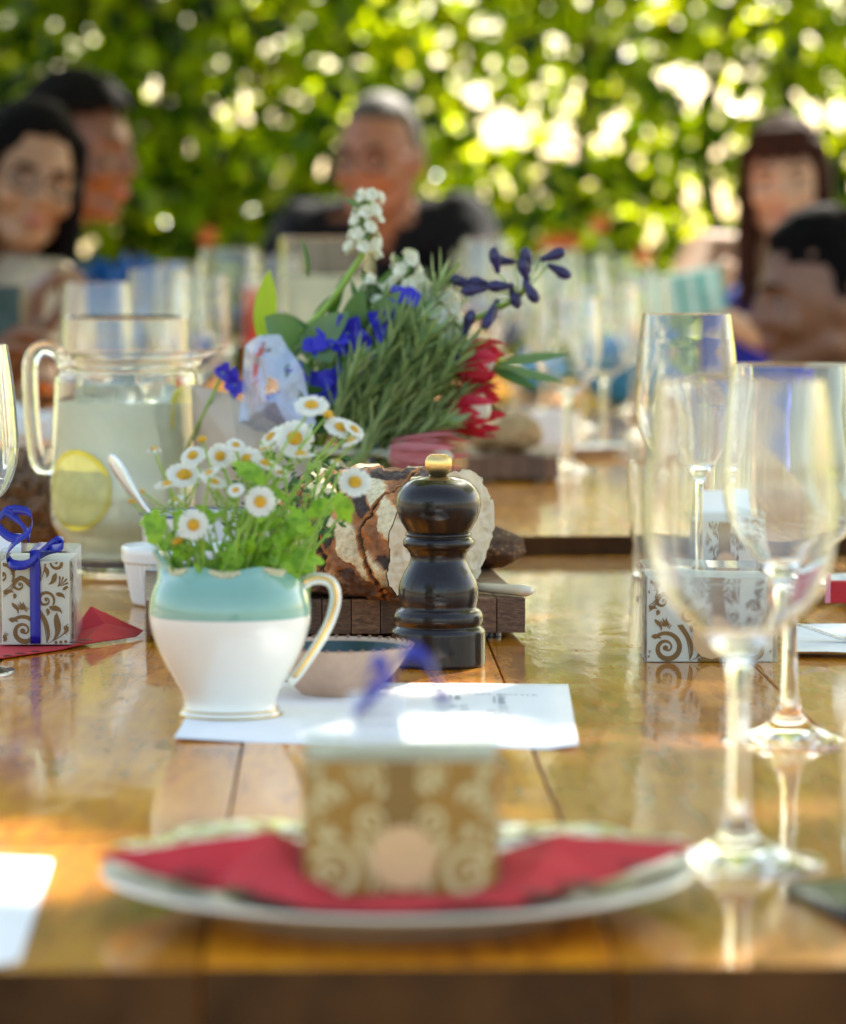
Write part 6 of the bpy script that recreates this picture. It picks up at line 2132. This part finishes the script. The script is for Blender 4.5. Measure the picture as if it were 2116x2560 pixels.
# --- man in the black shirt at the far end
def man_black():
    Y = 7.25
    hp = at(948, 398, Y)
    hm = hmat(hp, -0.42, 0.10, 0.03, 1.06)
    x = hp.x; z = hp.z
    neck = Vector((x + .01, Y + .06, z - .12)); chest = Vector((x + .02, Y + .16, z - .30)); pel = Vector((x + .02, Y + .36, .50))
    shL = at(768, 590, Y + .10); shR = at(1145, 575, Y + .10)
    elL = at(640, 800, Y - .08); elR = at(1255, 790, Y - .08)
    wrL = Vector((elL.x + .10, 6.95, TBL + .05)); wrR = Vector((elR.x - .16, 6.93, TBL + .05))
    elL.z = max(elL.z, TBL + .05); elR.z = max(elR.z, TBL + .05)
    caps = [(hp + Vector((.01, .04, -.06)), .055, neck, .062), (neck, .07, chest, .12), (chest + Vector((-.07, 0, .0)), .125, pel + Vector((-.05, 0, .1)), .13), (chest + Vector((.07, 0, .0)), .125, pel + Vector((.05, 0, .1)), .13),
            (neck + Vector((0, .03, -.02)), .055, shL, .062), (neck + Vector((0, .03, -.02)), .055, shR, .062),
            (neck + Vector((-.02, .04, -.06)), .09, chest, .13), 
            (shL, .068, elL, .047), (shR, .068, elR, .047), (elL, .045, wrL, .030), (elR, .045, wrR, .030),
            (pel + Vector((-.10, 0, 0)), .10, Vector((x - .17, Y - .02, .52)), .075), (pel + Vector((.10, 0, 0)), .10, Vector((x + .20, Y - .02, .52)), .075),
            (Vector((x - .17, Y - .02, .50)), .065, Vector((x - .17, Y, .08)), .045), (Vector((x + .20, Y - .02, .50)), .065, Vector((x + .20, Y, .08)), .045),
            (Vector((x - .17, Y, .05)), .045, Vector((x - .18, Y - .16, .04)), .038), (Vector((x + .20, Y, .05)), .045, Vector((x + .21, Y - .16, .04)), .038)]
    hands = [(wrL, (1, -.2, -.05), (0, 0, 1), 1.0, .5, -1), (wrR, (-1, -.2, -.05), (0, 0, 1), 1.0, .5, 1)]
    t, body, hm2, feat = person('man with cropped dark hair and glasses in black shirt at the table head', (x, Y + .3, 0), hm, caps, [], hands, M['skin_c'])
    o3 = Vector((x, Y + .3, 0))
    nk = neck - o3
    def pred(c):
        if c.z > nk.z - .015 and math.hypot(c.x - nk.x, c.y - nk.y) < .066: return False
        if c.z > nk.z + .07: return False
        if c.z < .56: return False
        if (c - (wrL - o3)).length < .10 or (c - (wrR - o3)).length < .10: return False
        if c.x > (wrL - o3).x + .03 and c.x < (wrR - o3).x - .03 and c.y < -.36 and c.z < TBL + .1: return False
        v = c - nk
        if c.y < nk.y and abs(v.x) < .03 * (1 + v.z / .09) and v.z > -.09: return False
        return True
    clothes(body, pred, M['shirt_black'], 'shirt', t, .008, .010)
    clothes(body, lambda c: c.z < .57 and c.z > .09, M['trousers'], 'trousers', t)
    clothes(body, lambda c: c.z <= .10, M['black_plastic'], 'shoes', t)
    b = MB()
    for sx in (-1, 1):
        b.add(*blade_vf(nk + Vector((sx * .055, -.02, .02)), (sx * -.35, -.6, -.9), .085, .05, (sx * .5, -1, .3), .2, 5, .1))
    q = b.build('collar', M['shirt_black'], t); md = q.modifiers.new('s', 'SOLIDIFY'); md.thickness = .004
    cap_hair(hm2, t, M['hair_grey'], thick=.001, line=.062, back=-.01, rough=.001)
    glasses(hm2, t)
man_black()

# --- woman with long brown hair, blue dress
def woman_blue():
    Y = 7.0
    hp = at(1965, 455, Y)
    hm = hmat(hp, -0.20, 0.05, -0.06, .98)
    o3 = Vector((hp.x, Y + .25, 0))
    neck = hp + Vector((.0, .05, -.13))
    shL = at(1765, 640, Y + .08); shR = hp + Vector((.18, .08, -.19))
    elL = at(1640, 850, Y - .14); hdL = at(1705, 760, Y - .36)
    chest = hp + Vector((.0, .12, -.30)); pel = Vector((hp.x, Y + .28, .50))
    elR = hp + Vector((.20, -.05, -.42)); hdR = at(1790, 790, Y - .36)
    caps = [(hp + Vector((0, .03, -.06)), .046, neck, .048), (neck, .055, chest, .09), (chest + Vector((-.05, 0, 0)), .095, pel, .11), (chest + Vector((.05, 0, 0)), .095, pel, .11),
            (neck + Vector((0, .02, -.015)), .045, shL, .050), (neck + Vector((0, .02, -.015)), .045, shR, .050),
            (shL, .050, elL, .036), (elL, .034, hdL, .024), (shR, .05, elR, .036), (elR, .034, hdR, .024),
            (pel + Vector((-.09, 0, 0)), .09, Vector((hp.x - .12, Y - .12, .52)), .07), (pel + Vector((.09, 0, 0)), .09, Vector((hp.x + .12, Y - .12, .52)), .07),
            (Vector((hp.x - .12, Y - .12, .50)), .06, Vector((hp.x - .12, Y - .1, .07)), .038), (Vector((hp.x + .12, Y - .12, .50)), .06, Vector((hp.x + .12, Y - .1, .07)), .038)]
    hands = [(hdL, (.5, -.6, .25), (0, -.2, -1), .9, .6, 1), (hdR, (-.6, -.6, .1), (0, .2, 1), .9, .7, 1)]
    t, body, hm2, feat = person('woman with long brown hair and fringe in cobalt dress on the right', o3, hm, caps, [(chest + Vector((-.05, -.06, .02)), (.06, .06, .06)), (chest + Vector((.05, -.06, .02)), (.06, .06, .06))], hands, M['skin_d'])
    nk = neck - o3
    def pred(c):
        v = c - nk
        if c.z < .12: return False
        if (c - (elL - o3)).length < .12 or (c - (hdL - o3)).length < .22 or (c - (elR - o3)).length < .12 or (c - (hdR - o3)).length < .22: return False
        if v.z > -.03: return False
        if abs(v.x) > .125 and v.z > -.33: return False
        if v.z > -.10 and not (.05 < abs(v.x) < .10): return False
        return True
    clothes(body, pred, M['dress_blue'], 'dress', t, .006, .006)
    def extra(b):
        for i, (sx) in enumerate((-1, -1, -1, 1, 1)):
            q = i % 3
            capsule(b, (sx * .066, -.03 + .03 * q, .06), .022, (sx * (.083 - .004 * q), -.035 + .03 * q, -.10), .020, 10)
            capsule(b, (sx * (.083 - .004 * q), -.035 + .03 * q, -.10), .020, (sx * (.095 - .012 * q), -.045 + .03 * q, -.25), .009, 10)
        capsule(b, (0, .06, .05), .06, (0, .075, -.16), .045)
        for i in range(9):
            xx = -.052 + i * .013
            capsule(b, (xx * .9, -.07, .098), .012, (xx * 1.15, -.094 + abs(xx) * .35, .040 + (.012 if i % 2 else 0)), .006, 8)
    cap_hair(hm2, t, M['hair_brown'], thick=.010, line=.072, back=-.06, extra=extra, side=1.3)
    # teal wrapped present in her hands
    c = at(1725, 735, Y - .44)
    g = thing('present', 'teal and pale striped present held by the woman in blue', 'present', c)
    k = kk(Y - .44)
    b = MB(); b.box(-78 * k, 78 * k, -.04, .04, -58 * k, 58 * k, .006); b.build('box', simple('teal_foil', (.01, .28, .27), .25, .3, 30, Coat_Weight=.8), g, smooth=False)
    for xx, w_ in ((-60, 18), (-5, 12), (48, 14)):
        b = MB(); b.box((xx - w_) * k, (xx + w_) * k, -.0415, -.0402, -57 * k, 57 * k); b.build('pale_stripe', simple('pale_foil', (.45, .65, .62), .3, .2, 30), g, smooth=False)
    g.rotation_euler = (0, -.18, .1)
woman_blue()

# --- boy in profile on the right
def boy():
    Y = 5.15
    hp = at(2058, 752, Y)
    hm = hmat(hp, -1.38, 0.06, 0.02, 1.0)
    o3 = Vector((hp.x + .05, Y + .05, 0))
    neck = hp + Vector((.06, .0, -.12)); sh1 = neck + Vector((.02, -.12, -.08)); sh2 = neck + Vector((.02, .13, -.08))
    chest = neck + Vector((.04, 0, -.20)); pel = Vector((hp.x + .22, Y, .50))
    el1 = Vector((sh1.x - .02, sh1.y - .04, TBL + .04)); w1 = Vector((hp.x - .16, Y - .06, TBL + .04))
    el2 = Vector((sh2.x - .02, sh2.y + .02, TBL + .04)); w2 = Vector((hp.x - .16, Y + .06, TBL + .04))
    caps = [(hp + Vector((.03, 0, -.05)), .044, neck, .044), (neck, .05, chest, .08), (chest, .095, pel, .10), (neck, .045, sh1, .042), (neck, .045, sh2, .042),
            (sh1, .042, el1, .030), (el1, .028, w1, .021), (sh2, .042, el2, .030), (el2, .028, w2, .021),
            (pel + Vector((0, -.07, 0)), .075, Vector((hp.x - .1, Y - .08, .50)), .055), (pel + Vector((0, .07, 0)), .075, Vector((hp.x - .1, Y + .08, .50)), .055),
            (Vector((hp.x - .1, Y - .08, .48)), .05, Vector((hp.x - .08, Y - .08, .10)), .034), (Vector((hp.x - .1, Y + .08, .48)), .05, Vector((hp.x - .08, Y + .08, .10)), .034)]
    hands = [(w1, (-1, .3, -.05), (0, 0, 1), .78, .5, -1), (w2, (-1, -.3, -.05), (0, 0, 1), .78, .5, 1)]
    t, body, hm2, feat = person('dark haired child in profile facing left at the right edge', o3, hm, caps, [], hands, M['skin_b'], .0065)
    nk = neck - o3
    clothes(body, lambda c: (c.z < nk.z - .02 or (math.hypot(c.x - nk.x, c.y - nk.y) > .065 and c.z < nk.z + .04)) and c.z > .55 and c.x > (hp.x - o3.x) - .03, M['shirt_pale'], 'shirt', t, .007, .006)
    clothes(body, lambda c: .12 < c.z <= .56, M['trousers'], 'trousers', t)
    cap_hair(hm2, t, M['hair_black'], thick=.009, line=.066, back=-.02, rough=.005, side=.12)
boy()

# --- woman with glasses on the left
def woman_left():
    Y = 5.65
    hp = at(64, 452, Y)
    hm = hmat(hp, 0.42, 0.10, 0.20, .96)
    o3 = Vector((hp.x - .1, Y + .1, 0))
    neck = hp + Vector((-.05, .05, -.13)); shR = at(95, 735, Y - .02); shL = neck + Vector((-.20, .02, -.10))
    chest = neck + Vector((-.06, .04, -.20)); pel = Vector((hp.x - .16, Y + .16, .50))
    elR = at(115, 960, Y - .10); elR.z = TBL + .045; wR = Vector((elR.x + .02, Y - .32, TBL + .05))
    elL = shL + Vector((-.02, -.1, -.26)); wL = Vector((hp.x - .22, Y - .30, TBL + .05))
    caps = [(hp + Vector((-.02, .03, -.06)), .045, neck, .047), (neck, .055, chest, .09), (chest + Vector((-.05, 0, 0)), .09, pel, .11), (chest + Vector((.04, 0, 0)), .09, pel, .11),
            (neck, .048, shR, .055), (neck, .048, shL, .05), (shR, .058, elR, .042), (elR, .034, wR, .025), (shL, .052, elL, .038), (elL, .034, wL, .025),
            (pel + Vector((.06, 0, 0)), .085, Vector((hp.x + .05, Y - .15, .51)), .065), (pel + Vector((-.10, 0, 0)), .085, Vector((hp.x - .2, Y - .2, .51)), .065),
            (Vector((hp.x + .05, Y - .15, .49)), .055, Vector((hp.x + .05, Y - .1, .08)), .036), (Vector((hp.x - .2, Y - .2, .49)), .055, Vector((hp.x - .2, Y - .15, .08)), .036)]
    hands = [(wR, (.5, -.8, 0), (0, 0, 1), .9, .5, 1), (wL, (.5, -.8, 0), (0, 0, 1), .9, .5, 1)]
    t, body, hm2, feat = person('woman with long black hair and glasses in beige top at the left', o3, hm, caps, [], hands, M['skin_a'])
    nk = neck - o3
    clothes(body, lambda c: (c.z < nk.z - .01 or (math.hypot(c.x - nk.x, c.y - nk.y) > .075 and c.z < nk.z + .05)) and c.z > .54 and (c - (wR - o3)).length > .13 and (c - (wL - o3)).length > .13, M['top_beige'], 'knitted_top', t, .010, .010)
    clothes(body, lambda c: .12 < c.z <= .55, M['trousers'], 'trousers', t)
    def extra(b):
        for i, sx in enumerate((1, 1, 1, -1, -1, -1)):
            q = i % 3
            capsule(b, (sx * .064, -.03 + .03 * q, .07), .022, (sx * (.083 - .004 * q), -.030 + .03 * q, -.10), .022, 10)
            capsule(b, (sx * (.083 - .004 * q), -.030 + .03 * q, -.10), .022, (sx * (.080 - .012 * q), -.03 + .03 * q, -.27), .012, 10)
        capsule(b, (0, .06, .05), .06, (0, .08, -.18), .05)
    cap_hair(hm2, t, M['hair_black'], thick=.012, line=.070, back=-.06, extra=extra, side=1.3)
    glasses(hm2, t)
woman_left()

# --- man behind her, profile to the right
def man_left():
    Y = 6.7
    hp = at(185, 385, Y)
    hm = hmat(hp, 1.30, 0.08, 0.0, 1.12)
    o3 = Vector((hp.x - .15, Y + .05, 0))
    neck = hp + Vector((-.06, .02, -.15)); sh1 = neck + Vector((-.03, -.17, -.10)); sh2 = neck + Vector((-.03, .17, -.10))
    chest = neck + Vector((-.06, 0, -.22)); pel = Vector((hp.x - .30, Y, .50))
    el1 = Vector((sh1.x + .02, sh1.y + .02, sh1.z - .26)); w1 = Vector((hp.x + .02, Y - .08, TBL + .05))
    el2 = Vector((sh2.x + .02, sh2.y, sh2.z - .26)); w2 = Vector((hp.x + .02, Y + .08, TBL + .05))
    caps = [(hp + Vector((-.03, 0, -.06)), .055, neck, .06), (neck, .065, chest, .12), (chest, .13, pel, .12), (neck, .06, sh1, .06), (neck, .06, sh2, .06),
            (sh1, .06, el1, .045), (el1, .042, w1, .028), (sh2, .06, el2, .045), (el2, .042, w2, .028),
            (pel + Vector((0, -.1, 0)), .09, Vector((hp.x + .05, Y - .1, .52)), .07), (pel + Vector((0, .1, 0)), .09, Vector((hp.x + .05, Y + .1, .52)), .07),
            (Vector((hp.x + .05, Y - .1, .5)), .06, Vector((hp.x + .02, Y - .1, .08)), .04), (Vector((hp.x + .05, Y + .1, .5)), .06, Vector((hp.x + .02, Y + .1, .08)), .04)]
    hands = [(w1, (.8, .3, 0), (0, 0, 1), 1, .5, 1), (w2, (.8, -.3, 0), (0, 0, 1), 1, .5, -1)]
    t, body, hm2, feat = person('dark haired man in profile facing right behind the woman with glasses', o3, hm, caps, [], hands, M['skin_e'])
    nk = neck - o3
    clothes(body, lambda c: (c.z < nk.z - .01 or (math.hypot(c.x - nk.x, c.y - nk.y) > .08 and c.z < nk.z + .05)) and c.z > .55 and c.x < (hp.x - o3.x) - .02, M['shirt_black'], 'shirt', t, .009, .008)
    clothes(body, lambda c: .10 < c.z <= .56, M['trousers'], 'trousers', t)
    cap_hair(hm2, t, M['hair_black'], thick=.014, line=.060, back=-.03, rough=.006, side=.12)
man_left()

# --- raised hand at the left edge, its owner sits outside the picture
def left_guest():
    Y = 4.55
    wr = at(62, 880, Y)
    el = at(-90, 1130, Y + .02); el.z = max(TBL + .045, el.z)
    hp = Vector((-.78, Y + .02, 1.20)); hm = hmat(hp, 1.45, 0.05, 0, 1.0)
    o3 = Vector((-.85, Y, 0))
    neck = hp + Vector((-.05, 0, -.13)); sh1 = neck + Vector((0, -.16, -.09)); sh2 = neck + Vector((0, .16, -.09)); chest = neck + Vector((-.05, 0, -.2)); pel = Vector((-.98, Y, .5))
    el2 = sh1 + Vector((.0, -.02, -.27)); w2 = at(-60, 905, Y - .14)
    caps = [(hp + Vector((-.02, 0, -.06)), .05, neck, .055), (neck, .06, chest, .11), (chest, .12, pel, .12), (neck, .055, sh1, .055), (neck, .055, sh2, .055),
            (sh2, .055, el, .040), (el, .038, wr, .026), (sh1, .055, el2, .042), (el2, .038, w2, .027),
            (pel + Vector((0, -.1, 0)), .09, Vector((-.62, Y - .1, .52)), .07), (pel + Vector((0, .1, 0)), .09, Vector((-.62, Y + .1, .52)), .07),
            (Vector((-.62, Y - .1, .5)), .06, Vector((-.64, Y - .1, .08)), .04), (Vector((-.62, Y + .1, .5)), .06, Vector((-.64, Y + .1, .08)), .04)]
    hands = [(wr, (.16, -.1, 1), (-1, -.35, .25), .98, .8, 1, .05, [1.15, 1.0, 1.2, 1.3]), (w2, (.9, -.2, .4), (0, .3, 1), .95, .9, 1)]
    t, body, hm2, feat = person('guest at the left edge, only a raised bent hand and forearm showing', o3, hm, caps, [], hands, M['skin_b'], .006)
    nk = neck - o3
    clothes(body, lambda c: (c.z < nk.z - .01 or (math.hypot(c.x - nk.x, c.y - nk.y) > .08 and c.z < nk.z + .05)) and c.z > .55 and c.x < .12, M['shirt_pale'], 'shirt', t, .008, .006)
    clothes(body, lambda c: .10 < c.z <= .56, M['trousers'], 'trousers', t)
    cap_hair(hm2, t, M['hair_black'], thick=.010, line=.06, back=-.05)
    P = at(0, 868, Y - .17)
    phone('camera_phone', 'black phone held upright at the left edge beside the raised hand', P, 0.2, size=(.05, .075, .012), rx=PI / 2)
left_guest()
